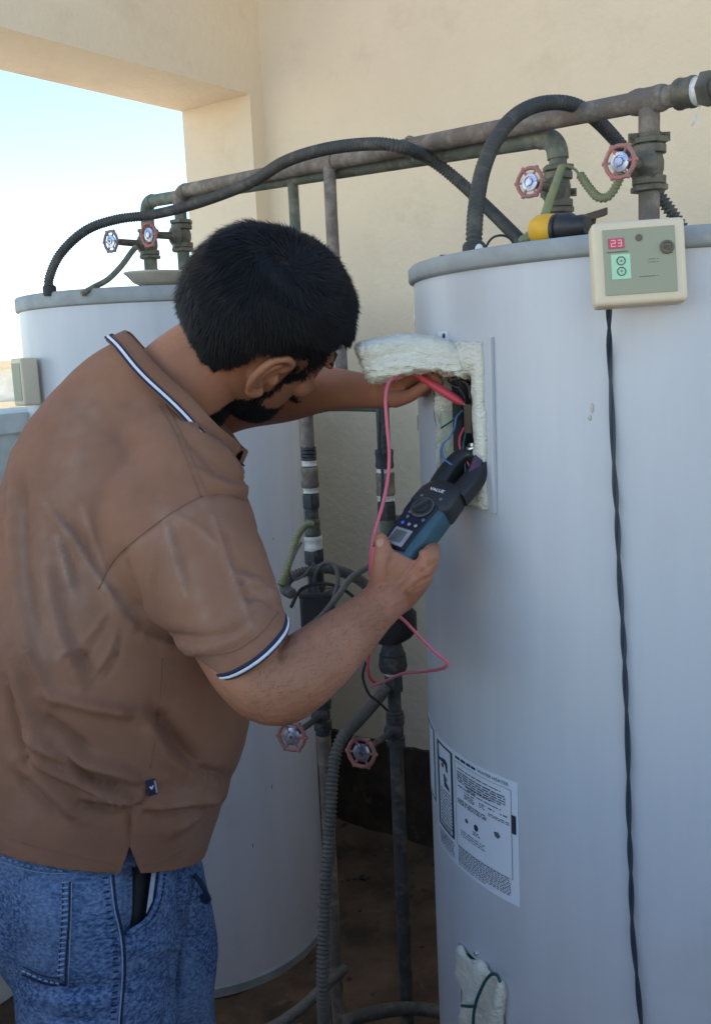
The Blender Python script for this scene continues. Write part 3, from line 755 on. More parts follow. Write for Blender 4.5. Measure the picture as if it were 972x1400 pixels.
# shiny gauge behind the forearm
gg = thing('pressure_gauge', 'small round chrome gauge half hidden behind the forearm', 'gauge')
gc = P(490, 838, 1.98); gax = (Vector((-.5, -.8, .25))).normalized()
put('case', lathe([(.012, -.03), (.013, -.014), (.024, -.012), (.026, -.008), (.026, .006), (.0235, .008), (.0225, .005)], gc, gax, 28), M_chrome, gg)
put('face', lathe([(.0222, .0045), (.0005, .0052)], gc, gax, 28), M_paper, gg); put('spigot', tube([gc+DNV*.02, V2(850)], .006, 10), M_brass, gg); rehome(gg, gc)
# ---- hoses
def hose(label, pts, r, m, pitch=.0045, depth=.16, ends=(), cat='hose', group='ribbed hoses', n=10):
    t = thing('corrugated_hose', label, cat, group); path = pxpath(pts, n)
    put('sleeve', ribbed(path, r, pitch, depth), m, t, True, 180)
    for e in ends:
        a, b = (path[0], path[2]) if e == 0 else (path[-1], path[-3]); ax_ = (b-a).normalized()
        put('end_fitting', lathe([(r*1.25, -.004), (r*1.35, 0), (r*1.35, .016), (r*1.2, .019), (r*1.05, .02)], a, ax_, 16), M_blackr, t)
    return rehome(t, path[0])
hose('long black ribbed hose arching from the left heater along the header pipe', [(69, 402, 2.36), (68, 380, 2.35), (84, 346, 2.33), (118, 315, 2.31), (160, 300, 2.30), (212, 293, 2.29), (270, 278, 2.2), (340, 251, 2.02), (388, 222, 1.88), (440, 205, 1.80), (500, 197, 1.74), (545, 200, 1.72), (585, 216, 1.79), (625, 246, 1.80), (672, 290, 1.76), (722, 340, 1.68)], .0118, M_hose, .0062, .18, (0,))
hose('black ribbed hose looping over the header pipe above the right heater', [(648, 352, 1.335), (648, 320, 1.34), (651, 280, 1.36), (660, 232, 1.39), (678, 190, 1.42), (705, 158, 1.455), (740, 142, 1.49), (778, 142, 1.52), (808, 158, 1.56), (842, 192, 1.62), (880, 240, 1.66), (915, 287, 1.68), (945, 330, 1.69)], .0118, M_hose, .0075, .40, (0,))
hose('grey ribbed hose hanging down to the floor left of the right riser', [(400, 812, 1.9), (390, 805, 1.92), (396, 790, 1.95), (425, 780, 1.95), (455, 778, 1.96), (490, 792, 2.0), (512, 812, 2.03)], .0115, M_hoseg, .0065, .24)
hose('grey ribbed hose dropping past the handwheels to the floor', [(528, 940, 2.03), (515, 957, 2.0), (490, 985, 1.93), (466, 1012, 1.88), (456, 1050, 1.86), (452, 1110, 1.84), (446, 1200, 1.82), (442, 1290, 1.80), (442, 1370, 1.80), (448, 1450, 1.86)], .0128, M_hoseg, .008, .34)
hose('dark hose lying on the floor beside the right heater', [(470, 1398, 1.93), (500, 1388, 1.97), (540, 1380, 2.0), (580, 1380, 2.01), (620, 1390, 2.0)], .014, M_hose, .006, .1)
hose('grey hose lying on the floor against the left heater', [(330, 1425, 1.93), (372, 1405, 1.97), (410, 1380, 2.02), (440, 1352, 2.1), (470, 1325, 2.2)], .012, M_hoseg, .006, .1)
# spiral sleeves (earth leads in yellow green sleeve)
hose('pale green spiral sleeve running from the clamp down beside the yellow handle', [(768, 228, 1.5), (762, 245, 1.49), (752, 272, 1.47), (742, 300, 1.44), (728, 318, 1.41), (712, 330, 1.40)], .0068, M_spiral, .0055, .28, (), 'sleeve', 'spiral wire sleeves')
hose('yellow green spiral sleeve hanging in a loop below the right hand valve', [(792, 238, 1.5), (806, 258, 1.49), (818, 270, 1.48), (832, 268, 1.47), (844, 250, 1.46), (848, 236, 1.45)], .0072, M_spiral, .0055, .28, (), 'sleeve', 'spiral wire sleeves')
hose('yellow green spiral sleeve curling out from the left riser', [(428, 716, 1.98), (416, 720, 1.97), (405, 738, 1.95), (398, 762, 1.93), (390, 785, 1.91), (384, 800, 1.9)], .0075, M_spiral, .0065, .3, (), 'sleeve', 'spiral wire sleeves')
hose('grey green sleeve drooping from the left heater valve', [(186, 338, 2.44), (180, 345, 2.42), (166, 364, 2.38), (148, 382, 2.34), (128, 393, 2.31), (112, 402, 2.30)], .0072, M_pipeg, .006, .1, (), 'sleeve', 'spiral wire sleeves')
wl_ = tag(put('tie_wire', tube(pxpath([(768, 226, 1.5), (778, 228, 1.5), (786, 232, 1.5), (792, 240, 1.5)]), .0022, 8), M_spiral), 'short twisted wire joining the clamp to the hanging spiral sleeve', 'wire')
tag(put('wire_loop', tube(pxpath([(660, 345, 1.36), (672, 326, 1.37), (688, 322, 1.38), (700, 330, 1.38), (701, 345, 1.38)]), .0017, 8), M_black), 'thin black wire loop at the foot of the looping hose', 'wire')
tag(put('grey_cable', tube(pxpath([(436, 812, 1.96), (430, 792, 1.95), (440, 772, 1.93), (456, 772, 1.92), (462, 790, 1.9), (458, 812, 1.89), (447, 838, 1.89), (424, 858, 1.88), (404, 872, 1.87)]), .0042, 10), M_hoseg), 'thin grey cable looping round the actuator neck', 'cable')
tag(put('grey_cable', tube(pxpath([(520, 766, 1.9), (498, 778, 1.89), (478, 792, 1.88), (462, 815, 1.86), (440, 842, 1.86), (420, 858, 1.85), (398, 872, 1.85)]), .0062, 10), M_hoseg), 'thick grey cable slanting from the forearm hand to the actuator box', 'cable')
tag(put('black_cable', tube(pxpath([(519, 560, 1.9), (518, 590, 1.9), (520, 615, 1.9), (522, 640, 1.9), (524, 665, 1.91)]), .0022, 8), M_black), 'thin black cable along the right riser under the left arm', 'cable')
tag(put('black_cable', tube(pxpath([(500, 905, 1.9), (496, 925, 1.9), (504, 948, 1.9), (518, 960, 1.91), (530, 972, 1.92)]), .0026, 8), M_black), 'thin black cable hooked round the right riser below the forearm', 'cable')
tag(put('brown_cable', tube(pxpath([(507, 880, 1.88), (503, 905, 1.88), (505, 925, 1.88), (515, 935, 1.9)]), .0028, 8), M_red), 'short dull red cable beside the right riser below the forearm', 'cable')

tag(put('black_cable', tube(pxpath([(513, 742, 1.2), (506, 764, 1.2), (507, 792, 1.22), (516, 800, 1.22), (518, 780, 1.21), (512, 762, 1.2), (509, 780, 1.21), (512, 806, 1.23)]), .002, 8), M_black), 'small bundle of looped black lead beside the thumb of the hand holding the meter', 'cable')
tag(put('black_cable', tube(pxpath([(398, 830, 1.97), (412, 806, 1.95), (440, 798, 1.94), (470, 806, 1.95), (500, 832, 1.97), (520, 850, 1.97)]), .0036, 8), M_blackr), 'thick black cable sagging from the actuator box to the right riser', 'cable')
tag(put('grey_cable', tube(pxpath([(412, 742, 1.96), (404, 756, 1.93), (396, 778, 1.92), (402, 792, 1.92), (416, 786, 1.93), (430, 770, 1.95)]), .0026, 8), M_hoseg), 'thin grey wire curl beside the yellow green sleeve on the left riser', 'cable')

# ------------------------------------------------------------------ things on and at the heaters
# cream control box hung on the right heater
cb = thing('control_box', 'square cream control box with olive facia hung at the top of the right heater', 'control box', 'heater control boxes')
dcb = 1.0
c00, c10, c11, c01 = P(811.5, 301, dcb), P(937, 293, dcb), P(935.5, 414.5, dcb), P(813, 420, dcb)
cc = (c00+c10+c11+c01)/4; ex = ((c10+c11)-(c00+c01)).normalized(); ey = ((c00+c10)-(c01+c11)); ey = (ey-ex*ey.dot(ex)).normalized(); ez = ex.cross(ey)
yaw = Matrix.Rotation(R_(-5), 3, ey); ex = yaw @ ex; ez = yaw @ ez
hw_, hh_ = 62.5*mpp(dcb), 57.5*mpp(dcb)
back = cc-ez*.03
put('housing', box(cc-ez*.013, ex*hw_, ey*hh_, ez*.013, None, .006, 4), M_cream, cb)
def on_cb(u, v, h=0): return cc+ex*(u*hw_)+ey*(v*hh_)+ez*(h+.0008)     # u, v from -1 to 1
def cbrect(u0, u1, v0, v1, h, th=.0006, mb=None): 
    return box(on_cb((u0+u1)/2, (v0+v1)/2, h), ex*hw_*abs(u1-u0)/2, ey*hh_*abs(v1-v0)/2, ez*th, mb)
fac = put('facia', cbrect(-.77, .77, -.77, .79, 0), M_olive, cb, False)
put('display_window', cbrect(-.665, -.32, .33, .575, .0006), M_ledbg, fac, False)
dg_ = MB()
def seg7(u0, v0, wd, ht, on, mb):
    s_ = {'a': (0, 1, 1, 1), 'b': (1, .5, 1, 1), 'c': (1, 0, 1, .5), 'd': (0, 0, 1, 0), 'e': (0, 0, 0, .5), 'f': (0, .5, 0, 1), 'g': (0, .5, 1, .5)}
    for k in on:
        x0, y0, x1, y1 = s_[k]; tkn = .011
        cbrect(u0+x0*wd-tkn, u0+x1*wd+tkn, v0+y0*ht-tkn*1.1, v0+y1*ht+tkn*1.1, .0013, .0002, mb)
seg7(-.60, .385, .085, .14, 'abged', dg_); seg7(-.45, .385, .07, .14, 'abgcd', dg_)
put('digits', dg_, M_led, fac, False)
put('keypad', cbrect(-.62, -.21, -.40, .19, .0006), M_mint, fac, False)
def ringd(u, v, r, mb, th=.0016):
    torus(on_cb(u, v, .0016), ez, r, th*.5, 28, 6, mb)
km = MB()
for v_ in (.03, -.22):
    ringd(-.41, v_, .0041, km, .0011)
def tri(u, v, s_, up_, mb):
    d = 1 if up_ else -1; pts = [on_cb(u, v, .002)+ey*(s_*d), on_cb(u, v, .002)-ex*s_*.9-ey*(s_*.7*d), on_cb(u, v, .002)+ex*s_*.9-ey*(s_*.7*d)]
    o = len(mb.v); mb.v += [tuple(p) for p in pts]; mb.f.append((o, o+1, o+2))
tri(-.41, .03, .0014, True, km); tri(-.41, -.22, .0014, False, km)
put('arrow_keys', km, M_ink, fac, False)
kk = MB(); ringd(.585, .28, .0056, kk, .003); ringd(.585, .28, .0022, kk, .0018); box(on_cb(.585, .28, .0016), ex*.0006, ey*.003, ez*.0004, kk)
put('power_key', kk, mat('brown ink', (.13, .105, .075), .6), fac)
put('sensor', lathe([(.0034, 0), (.0036, .0008), (.0026, .0012), (.0003, .0013)], on_cb(0, .55, .0006), ez, 18), mat('brown ink'  , (.13, .105, .075)), fac)
pr = MB()
def cbwords(u0, u1, v, h, mb=pr):
    u = u0
    while u < u1-.01:
        q = random.uniform(.02, .05); cbrect(u, min(u1, u+q), v, v+h, .0007, .0001, mb); u += q+.012
cbwords(-.70, -.25, .235, .035); cbwords(.18, .33, .02, .018); cbwords(.36, .42, .022, .012); cbwords(.17, .33, -.055, .018); cbwords(.36, .41, -.05, .012); cbwords(-.03, .31, -.385, .02); cbwords(.345, .385, -.38, .012); cbwords(.48, .70, .125, .016)
put('printed_text', pr, M_ink, fac, False)
rehome(cb, cc-ey*hh_)
# twisted power cable hanging from the box over the jacket
ctrl = [(834, 405), (832, 425), (833, 490), (836, 560), (839, 640), (843, 705), (846, 780), (851, 860), (855, 950), (858, 1030), (859, 1110), (862, 1200), (864, 1270), (870, 1335), (876, 1400), (882, 1470)]
cpth = resample(smooth_path([on_cyl(x, y, AXR, HR+.006) if y > 470 else P(x, y, dcb+.028+(y-405)*.00016) for x, y in ctrl], 8), .004)[0]
T_, U_ = frames(cpth); cbm = MB()
for ph in (0, math.pi):
    tube([p+(u*math.cos(i*.2+1.6*nzv((i*.03, 0, 0), 1)+ph)+t.cross(u)*math.sin(i*.2+1.6*nzv((i*.03, 0, 0), 1)+ph))*.0015 for i, (p, t, u) in enumerate(zip(cpth, T_, U_))], .0018, 8, cbm)
tag(put('power_cable', cbm, M_cord), 'dark twisted two core cable hanging down the jacket of the right heater', 'cable')
# relief valve lever behind the control box
rv = thing('relief_valve', 'small rusty relief valve with raised lever just left of the control box', 'relief valve')
rp = Vector((0, 0, 0)); rpt = P(806, 322, 1.22); put('body', lathe([(.007, 0), (.008, .01), (.006, .02), (.005, .035)], Vector((rpt.x, rpt.y, ZRT-.003)), UPV, 14), M_rust, rv)
put('lever', box(P(813, 294, 1.2), (P(829, 289, 1.2)-P(797, 299, 1.2))*.5, UPV.cross(RT)*.006, UPV*.0045, None, .0015), M_rust, rv)
put('post', tube([P(808, 318, 1.21), P(812, 297, 1.2)], .003, 8), M_rust, rv); rehome(rv, Vector((rpt.x, rpt.y, ZRT)))
# yellow and black handle on top of the heater
sd_ = thing('screwdriver', 'yellow and black tool handle lying on top of the right heater', 'tool')
h0, h1 = on_cyl(727, 335, AXR, HR-.035), on_cyl(803, 335, AXR, HR-.03); hx = (h1-h0).normalized(); zoff = ZRT+.0165-h0.z
h0.z = ZRT+.0165; h1.z = ZRT+.0135; hx = (h1-h0); hl = hx.length; hx.normalize()
put('grip', lathe([(.004, 0), (.013, .003), (.0165, .010), (.0172, .02), (.0165, .032), (.015, hl*.52)], h0, hx, 22), M_yellow, sd_)
put('black_grip', lathe([(.0152, hl*.50), (.0158, hl*.53), (.0155, hl*.72), (.012, hl*.80), (.0125, hl*.93), (.010, hl), (.001, hl*1.01)], h0, hx, 22), M_black, sd_)
put('inlay', lathe([(.0172, hl*.44), (.0174, hl*.46), (.0168, hl*.5), (.0158, hl*.505)], h0-UPV*.0012-Vector((0, .0012, 0)), hx, 22), M_black, sd_)
rehome(sd_, (h0+h1)/2)
# rusty plate at the foot of the hose and crumbs
tag(put('rusty_strap', box(P(628, 351, 1.3), RT*.026, FWD*.005, UPV*.0016, None, .001), M_rust), 'flat rusty strap on the heater rim at the foot of the looping hose', 'strap')
tag(put('tape_wad', ball(P(655, 343, 1.31), 1, None, (RT*.006, FWD*.006, UPV*.009)), M_tape), 'small wad of white tape beside the hose foot on the heater', 'tape')
# dish on top of left heater
ds = thing('shallow_dish', 'shallow pale dish lying on top of the left heater under the valves', 'dish')
dcn = P(226, 396, 2.42); dcn.z = ZLT+.001
put('bowl', lathe([(.03, 0), (.05, .002), (.075, .012), (.092, .030), (.098, .034), (.0975, .0365), (.09, .034), (.072, .018), (.05, .007), (.001, .005)], dcn, (.03, 0, 1), 48), M_dish, ds, True, 180)
for x, y, d, r in ((222, 377, 2.40, .012), (214, 371, 2.40, .007), (262, 366, 2.40, .006), (274, 362, 2.40, .005)):
    q = P(x, y, d); put('fitting', lathe([(r, -.014), (r*1.2, -.008), (r, 0), (r*.7, .006), (.001, .007)], q, (.6, -.2, .5), 12), M_brass, ds)
rehome(ds, dcn)
# control box on the far flank of the left heater
c2 = thing('control_box', 'cream control box on the left heater seen from its edge against the bright opening', 'control box', 'heater control boxes')
q = P(38, 524, 2.3); n2 = Vector((-.74, -.67, 0)).normalized(); t2 = UPV.cross(n2)
qa = P(36, 522, 2.43)
put('housing', box(qa, n2*.022, t2*.03, UPV*.058, None, .006, 3), M_cream, c2); put('facia', box(qa+n2*.0225, t2*.022, UPV*.046, n2*.0008), M_olive, c2, False)
rehome(c2, qa)
# insulation pulled out of the upper opening
def batt(name, outline, d0, depth_, layers, m, label, dfun=None, seed=0, n=70):
    path = smooth_path([Vector((x, y, 0)) for x, y in outline+[outline[0]]], 8)
    path, _L = resample(path, _Ln(path)/n); path = path[:-1]; N = len(path)
    cx_ = sum(p.x for p in path)/N; cy_ = sum(p.y for p in path)/N; rings = []
    prof = [(.0, .55), (.03, .80), (.12, .94), (.3, 1), (.7, 1), (.9, .94), (1, .7)]
    for t, sc2 in prof:
        ring = []
        for p in path:
            x = cx_+(p.x-cx_)*sc2; y = cy_+(p.y-cy_)*sc2
            dd = (dfun(x, y) if dfun else d0)+depth_*t
            x += 2.0*nzv((p.x*.05, p.y*.05, seed+t*2), 1); y += 2.0*nzv((p.x*.05, p.y*.05, seed+7+t*2), 1)
            ring.append(P(x, y, dd))
        rings.append(ring)
    mb = loft(rings)
    me = fused(mb, .0028, 3)
    bm = bmesh.new(); bm.from_mesh(me); bm.normal_update()
    for vtx in bm.verts:
        px, py = pixel(vtx.co); h = layers(px, py)
        h += .0022*nzv(vtx.co*1, 55)+.0014*nzv(vtx.co*1, 130)
        vtx.co += vtx.normal*h
    bm.normal_update(); fv = []; ff_ = []
    for f in bm.faces:
        if random.random() < .28:
            c = f.calc_center_median(); d = (f.normal*.55+Vector((random.gauss(0, .6), random.gauss(0, .6), random.gauss(0, .5)))).normalized(); L_ = random.uniform(.0015, .0045); sd_v = d.cross(f.normal).normalized()*.00022; q = d*L_+f.normal*random.uniform(-.001, .001); o = len(fv)
            fv += [c-sd_v, c+sd_v, c+q*.6+sd_v*.7+f.normal*.0006, c+q]; ff_.append((o, o+1, o+2, o+3))
    bm.to_mesh(me); bm.free(); ob = tag(obj_of(name, me, m), label, 'insulation')
    fo = link('fibres', fv, ff_, m, ob, False); fo['kind'] = 'stuff'; return ob
def _Ln(path): return sum((b-a).length for a, b in zip(path, path[1:]))
def lay(px, py):
    # strata curve with the bent sheet
    q = py-480-(.0006*(px-560)**2)+2.5*math.sin(px*.06)+3*nzv((px*.03, py*.03, 2), 1)
    g = 0
    for c_, wd, am in ((6, 2.2, -.004), (17, 1.8, -.0035), (27, 1.5, -.004), (36, 1.4, -.0025)):
        g += am*math.exp(-((q-c_)/wd)**2)*(.5+.8*max(0, nzv((px*.02, c_, 4), 1)+.4))
    return g
batt('insulation_batt', [(484, 478), (492, 468), (520, 462), (546, 458), (580, 459), (606, 464), (628, 474), (641, 488), (645, 505), (641, 520), (634, 518), (622, 513), (604, 509), (585, 510), (566, 511), (548, 516), (528, 521), (508, 523), (500, 515), (492, 498)],
     1.21, .09, lay, M_foam, 'pale green white insulation batt folded out over the upper opening', lambda x, y: 1.235-.0002*(x-485))
# insulation and wire in the lower opening
def lay2(px, py):
    return .004*math.sin(px*.16+py*.05)+.003*nzv((px*.05, py*.03, 1), 1)
batt('insulation_tuft', [(628, 1294), (636, 1300), (648, 1312), (658, 1316), (668, 1320), (674, 1330), (684, 1338), (689, 1352), (690, 1380), (690, 1420), (660, 1450), (640, 1430), (632, 1390), (631, 1366), (627, 1348), (625, 1330)],
     1.13, .05, lay2, M_foam, 'crumpled white insulation bulging from the lower opening of the right heater', lambda x, y: (on_cyl(x, y, AXR, HR+.012)-CAM).dot(FWD), seed=20)
gw = tube([on_cyl(x, y, AXR, HR+.022) for x, y in [(p.x, p.y) for p in smooth_path([Vector((x, y, 0)) for x, y in ((684, 1343), (679, 1333), (672, 1332), (664, 1340), (656, 1356), (650, 1372), (647, 1392), (647, 1420))])]], .0022, 8)
tube([on_cyl(x, y, AXR, HR+.020) for x, y in ((631, 1375), (640, 1376), (650, 1376))], .002, 8, gw)
tag(put('green_wire', gw, M_green), 'dark green wire looped over the insulation in the lower opening', 'wire')
# wires inside the upper opening
tag(put('blue_wire', tube(pxpath([(632, 562, 1.245), (624, 570, 1.24), (621, 585, 1.24), (615, 597, 1.235), (606, 607, 1.235), (604, 618, 1.23), (608, 628, 1.225), (618, 636, 1.22)]), .0013, 8), M_blue), 'blue wire curving out of the upper opening behind the clamp meter jaws', 'wire')
tag(put('green_wire', tube(pxpath([(632, 560, 1.25), (624, 570, 1.25), (614, 578, 1.26), (603, 585, 1.27)]), .0012, 8), M_green), 'short dark green wire across the pale lining in the upper opening', 'wire')

for pts_, r_, m_, lb in (
    ([(612, 520, 1.262), (620, 527, 1.255), (628, 531, 1.25), (634, 540, 1.245), (636, 552, 1.243)], .0016, M_black, 'black wire bending under the batt into the upper opening'),
    ([(606, 512, 1.27), (616, 518, 1.26), (630, 520, 1.25), (640, 528, 1.24), (643, 545, 1.238)], .0015, M_rust, 'brown wire running along the top edge of the upper opening'),
    ([(643, 528, 1.238), (647, 560, 1.232), (650, 600, 1.226), (651, 640, 1.222), (648, 668, 1.22)], .0018, M_black, 'black wire down the right edge of the upper opening'),
    ([(634, 585, 1.24), (628, 600, 1.236), (630, 618, 1.232), (640, 634, 1.228), (645, 650, 1.224)], .0014, M_red, 'thin dull red wire behind the jaws of the clamp meter'),
    ([(637, 590, 1.238), (633, 612, 1.232), (636, 640, 1.228), (634, 664, 1.228)], .0014, M_green, 'dark green wire hanging below the thermostat in the upper opening')):
    tag(put('wire', tube(pxpath(pts_), r_, 8), m_), lb, 'wire', 'wires inside the upper opening')

# ------------------------------------------------------------------ the man
M_skin = mat('brown skin', (.38, .17, .095), .55, col2=(.29, .12, .066), scale=9, bump=.35, bscale=330, spec=.3, sss=.05, bdist=.002, col3=(.40, .14, .09), scale3=13, lo3=.52, hi3=.85)
M_hair = mat('black hair', (.006, .006, .007), .6, spec=.22)
M_trim = mat('white knitted trim', (.70, .70, .74), .8, bump=.3, bscale=300)
M_navy = mat('navy knitted trim', (.018, .02, .05), .8, bump=.3, bscale=300)
man = thing('person', 'man in brown polo shirt and blue jeans measuring inside the right heater', 'person')
def pr_(px, py, d, rpx): return (P(px, py, d), rpx*mpp(d))
def oval(pts, mb, sub=5, seg=32, power=2.0):
    """body piece: (px, py, depth, half width px, half thickness m); rings stand square to the spine as seen"""
    cs = smooth_path([P(a, b, d) for a, b, d, _, _ in pts], sub)
    hw = [v.x for v in smooth_path([Vector((q[3]*mpp(q[2]), 0, 0)) for q in pts], sub)]
    ht = [v.x for v in smooth_path([Vector((q[4], 0, 0)) for q in pts], sub)]
    rings = []
    for i, c in enumerate(cs):
        t = (cs[min(len(cs)-1, i+1)]-cs[max(0, i-1)]).normalized()
        y = (FWD-t*FWD.dot(t)).normalized(); x = y.cross(t)
        rings.append([c+x*(hw[i]*math.copysign(abs(math.cos(a))**(2/power), math.cos(a)))+y*(ht[i]*math.copysign(abs(math.sin(a))**(2/power), math.sin(a))) for a in [2*math.pi*k/seg for k in range(seg)]])
    return loft(rings, mb)
# ---- head frame
def rot(axis, a): return Matrix.Rotation(a, 3, axis)
f_ = Vector((1, 0, 0)); l_ = Vector((0, 1, 0)); u_ = Vector((0, 0, 1))
HY, HP, HRL = 40, 19, 49
mz = rot('Z', R_(HY)); f_, l_ = mz @ f_, mz @ l_
mp = Matrix.Rotation(R_(HP), 3, l_); f_, u_ = mp @ f_, mp @ u_
mr = Matrix.Rotation(R_(HRL), 3, f_); l_, u_ = mr @ l_, mr @ u_
HC = P(352, 456, 1.285)
def Hd(x, y, z): return HC+f_*x+l_*y+u_*z          # x forward, y towards his left, z up
HEADPROF = [  # z, half width, front x, back x
    (-.118, .022, .080, .045), (-.112, .036, .090, .020), (-.095, .050, .095, -.020), (-.075, .060, .094, -.050), (-.050, .067, .095, -.072), (-.02, .071, .097, -.088),
    (.01, .074, .094, -.098), (.04, .077, .094, -.102), (.07, .074, .086, -.097), (.095, .062, .068, -.080), (.112, .042, .042, -.055), (.121, .018, .016, -.026)]
def head_rings(grow=0., zlo=-9, seg=36):
    out = []
    for z, w_, xf, xb in HEADPROF:
        if z < zlo: continue
        cx = (xf+xb)/2; hx_ = (xf-xb)/2+grow; hw__ = w_+grow; zz = z+grow*(1 if z > .05 else 0)
        ring = []
        for k in range(seg):
            a = 2*math.pi*k/seg; ca, sa = math.cos(a), math.sin(a)
            ring.append(Hd(cx+hx_*math.copysign(abs(ca)**.9, ca), hw__*math.copysign(abs(sa)**.9, sa), zz))
        out.append(ring)
    return out
body = MB()
loft(head_rings(), body)
# nose, brow, lips, chin
ball(Hd(.105, 0, -.022), 1, body, (f_*.018-u_*.008, l_*.015, u_*.020)); ball(Hd(.098, 0, .004), 1, body, (f_*.012, l_*.010, u_*.026))
ball(Hd(.086, 0, .028), 1, body, (f_*.016, l_*.056, u_*.012)); ball(Hd(.094, 0, -.063), 1, body, (f_*.012, l_*.024, u_*.006)); ball(Hd(.093, 0, -.074), 1, body, (f_*.012, l_*.021, u_*.006))
for s_ in (-1, 1):
    ball(Hd(.072, s_*.042, -.018), 1, body, (f_*.022, l_*.022, u_*.018)); ball(Hd(.082, s_*.031, .010), .0125, body)
# ears: helix, lobe, bowl
for s_ in (-1, 1):
    e = lambda x, z, o: Hd(x, s_*(.070+o), z)
    hel = smooth_path([e(.006, .012, .008), e(.010, .030, .012), e(-.006, .041, .018), e(-.024, .034, .021), e(-.030, .014, .021), e(-.027, -.008, .018), e(-.016, -.026, .013), e(-.004, -.033, .009), e(.006, -.028, .006)], 6)
    tube(hel, [.0045+.0012*math.sin(math.pi*i/(len(hel)-1))+(.0022 if i > len(hel)*.75 else 0) for i in range(len(hel))], 10, body)
    ah = smooth_path([e(-.002, .026, .012), e(-.014, .022, .017), e(-.019, .006, .017), e(-.014, -.012, .013), e(-.004, -.018, .010)], 5); tube(ah, .0042, 10, body)
    ball(e(-.009, .006, .004), 1, body, (f_*.021, l_*.007, u_*.032)); ball(e(.007, -.004, .009), 1, body, (f_*.006, l_*.006, u_*.009)); ball(e(.0, -.029, .008), 1, body, (f_*.009, l_*.005, u_*.008))
# neck and trunk
oval([(205, 590, 1.33, 80, .075), (243, 535, 1.31, 72, .068), (283, 498, 1.30, 66, .062), (325, 470, 1.29, 60, .058)], body)
oval([(125, 1230, 1.30, 105, .10), (135, 1100, 1.30, 112, .105), (150, 980, 1.31, 138, .13), (160, 860, 1.32, 140, .14), (165, 740, 1.33, 132, .13), (180, 650, 1.34, 112, .115), (205, 590, 1.33, 85, .085)], body)
# right arm
RA = [(225, 690, 1.24, 66), (262, 765, 1.19, 62), (312, 855, 1.13, 60), (352, 915, 1.085, 61), (382, 938, 1.07, 54), (425, 910, 1.085, 51), (470, 872, 1.12, 42), (508, 838, 1.15, 32.5), (530, 816, 1.165, 31)]
chain([pr_(*q) for q in RA], body, 24)
# left arm, reaching behind the head towards the opening
LAr = [(185, 590, 1.42, 62), (225, 575, 1.52, 55), (285, 558, 1.58, 45), (330, 545, 1.56, 42), (390, 537, 1.50, 40), (440, 532, 1.44, 32), (490, 534, 1.385, 25), (520, 536, 1.355, 23)]
chain([pr_(*q) for q in LAr], body, 24)
# right hand: back of the hand to the camera, fingers closed round the far side of the meter
def fing(pts, mb=body): chain([pr_(*q) for q in pts], mb, 14, 5)
oval([(526, 822, 1.168, 31, .021), (540, 797, 1.165, 36, .020), (551, 776, 1.16, 40, .019), (558, 762, 1.16, 40, .016)], body, 5, 28)
ball(P(552, 774, 1.166), 1, body, (RT*.027, FWD*.013, DN*.018))
fing([(560, 800, 1.155, 17), (579, 776, 1.145, 15.5), (587, 760, 1.143, 13.5), (590, 753, 1.168, 12), (586, 744, 1.19, 10), (570, 740, 1.205, 9)])
fing([(552, 810, 1.165, 18), (574, 792, 1.15, 14.5), (584, 775, 1.152, 12.5), (588, 769, 1.18, 11), (580, 762, 1.205, 10), (562, 758, 1.215, 9)])
fing([(545, 822, 1.17, 16), (566, 808, 1.16, 13), (578, 793, 1.165, 11.5), (581, 787, 1.19, 10.5), (572, 780, 1.21, 9.5), (556, 776, 1.22, 8.5)])
fing([(540, 830, 1.175, 15), (556, 822, 1.17, 11.5), (568, 809, 1.175, 10), (569, 804, 1.195, 9), (560, 798, 1.21, 8.5), (548, 795, 1.215, 8)])
# thumb from the side of the palm
fing([(524, 812, 1.165, 17), (522, 790, 1.155, 16), (523, 770, 1.15, 14.5), (524, 752, 1.15, 12.5), (521, 738, 1.155, 10)])
ball(P(538, 772, 1.16), 1, body, (RT*.018, FWD*.013, DN*.016))
# left hand in the shade under the batt, pinching the red probe
oval([(515, 536, 1.36, 22, .016), (535, 534, 1.34, 23, .020), (556, 528, 1.32, 20, .019)], body, 5, 24)
fing([(548, 522, 1.31, 13), (570, 512, 1.285, 9), (588, 514, 1.27, 8), (600, 524, 1.265, 7)])
fing([(540, 546, 1.315, 12), (560, 541, 1.29, 9.5), (577, 530, 1.275, 8.5), (588, 524, 1.268, 7)])
fing([(552, 526, 1.33, 11), (575, 518, 1.325, 8.5), (590, 520, 1.31, 7.5), (600, 528, 1.295, 6.5)])
fing([(550, 534, 1.345, 10), (570, 530, 1.35, 8), (584, 528, 1.335, 7.5), (592, 533, 1.315, 6.5)])
fing([(546, 540, 1.35, 9), (562, 540, 1.36, 7.5), (574, 536, 1.35, 7), (582, 537, 1.33, 6)])
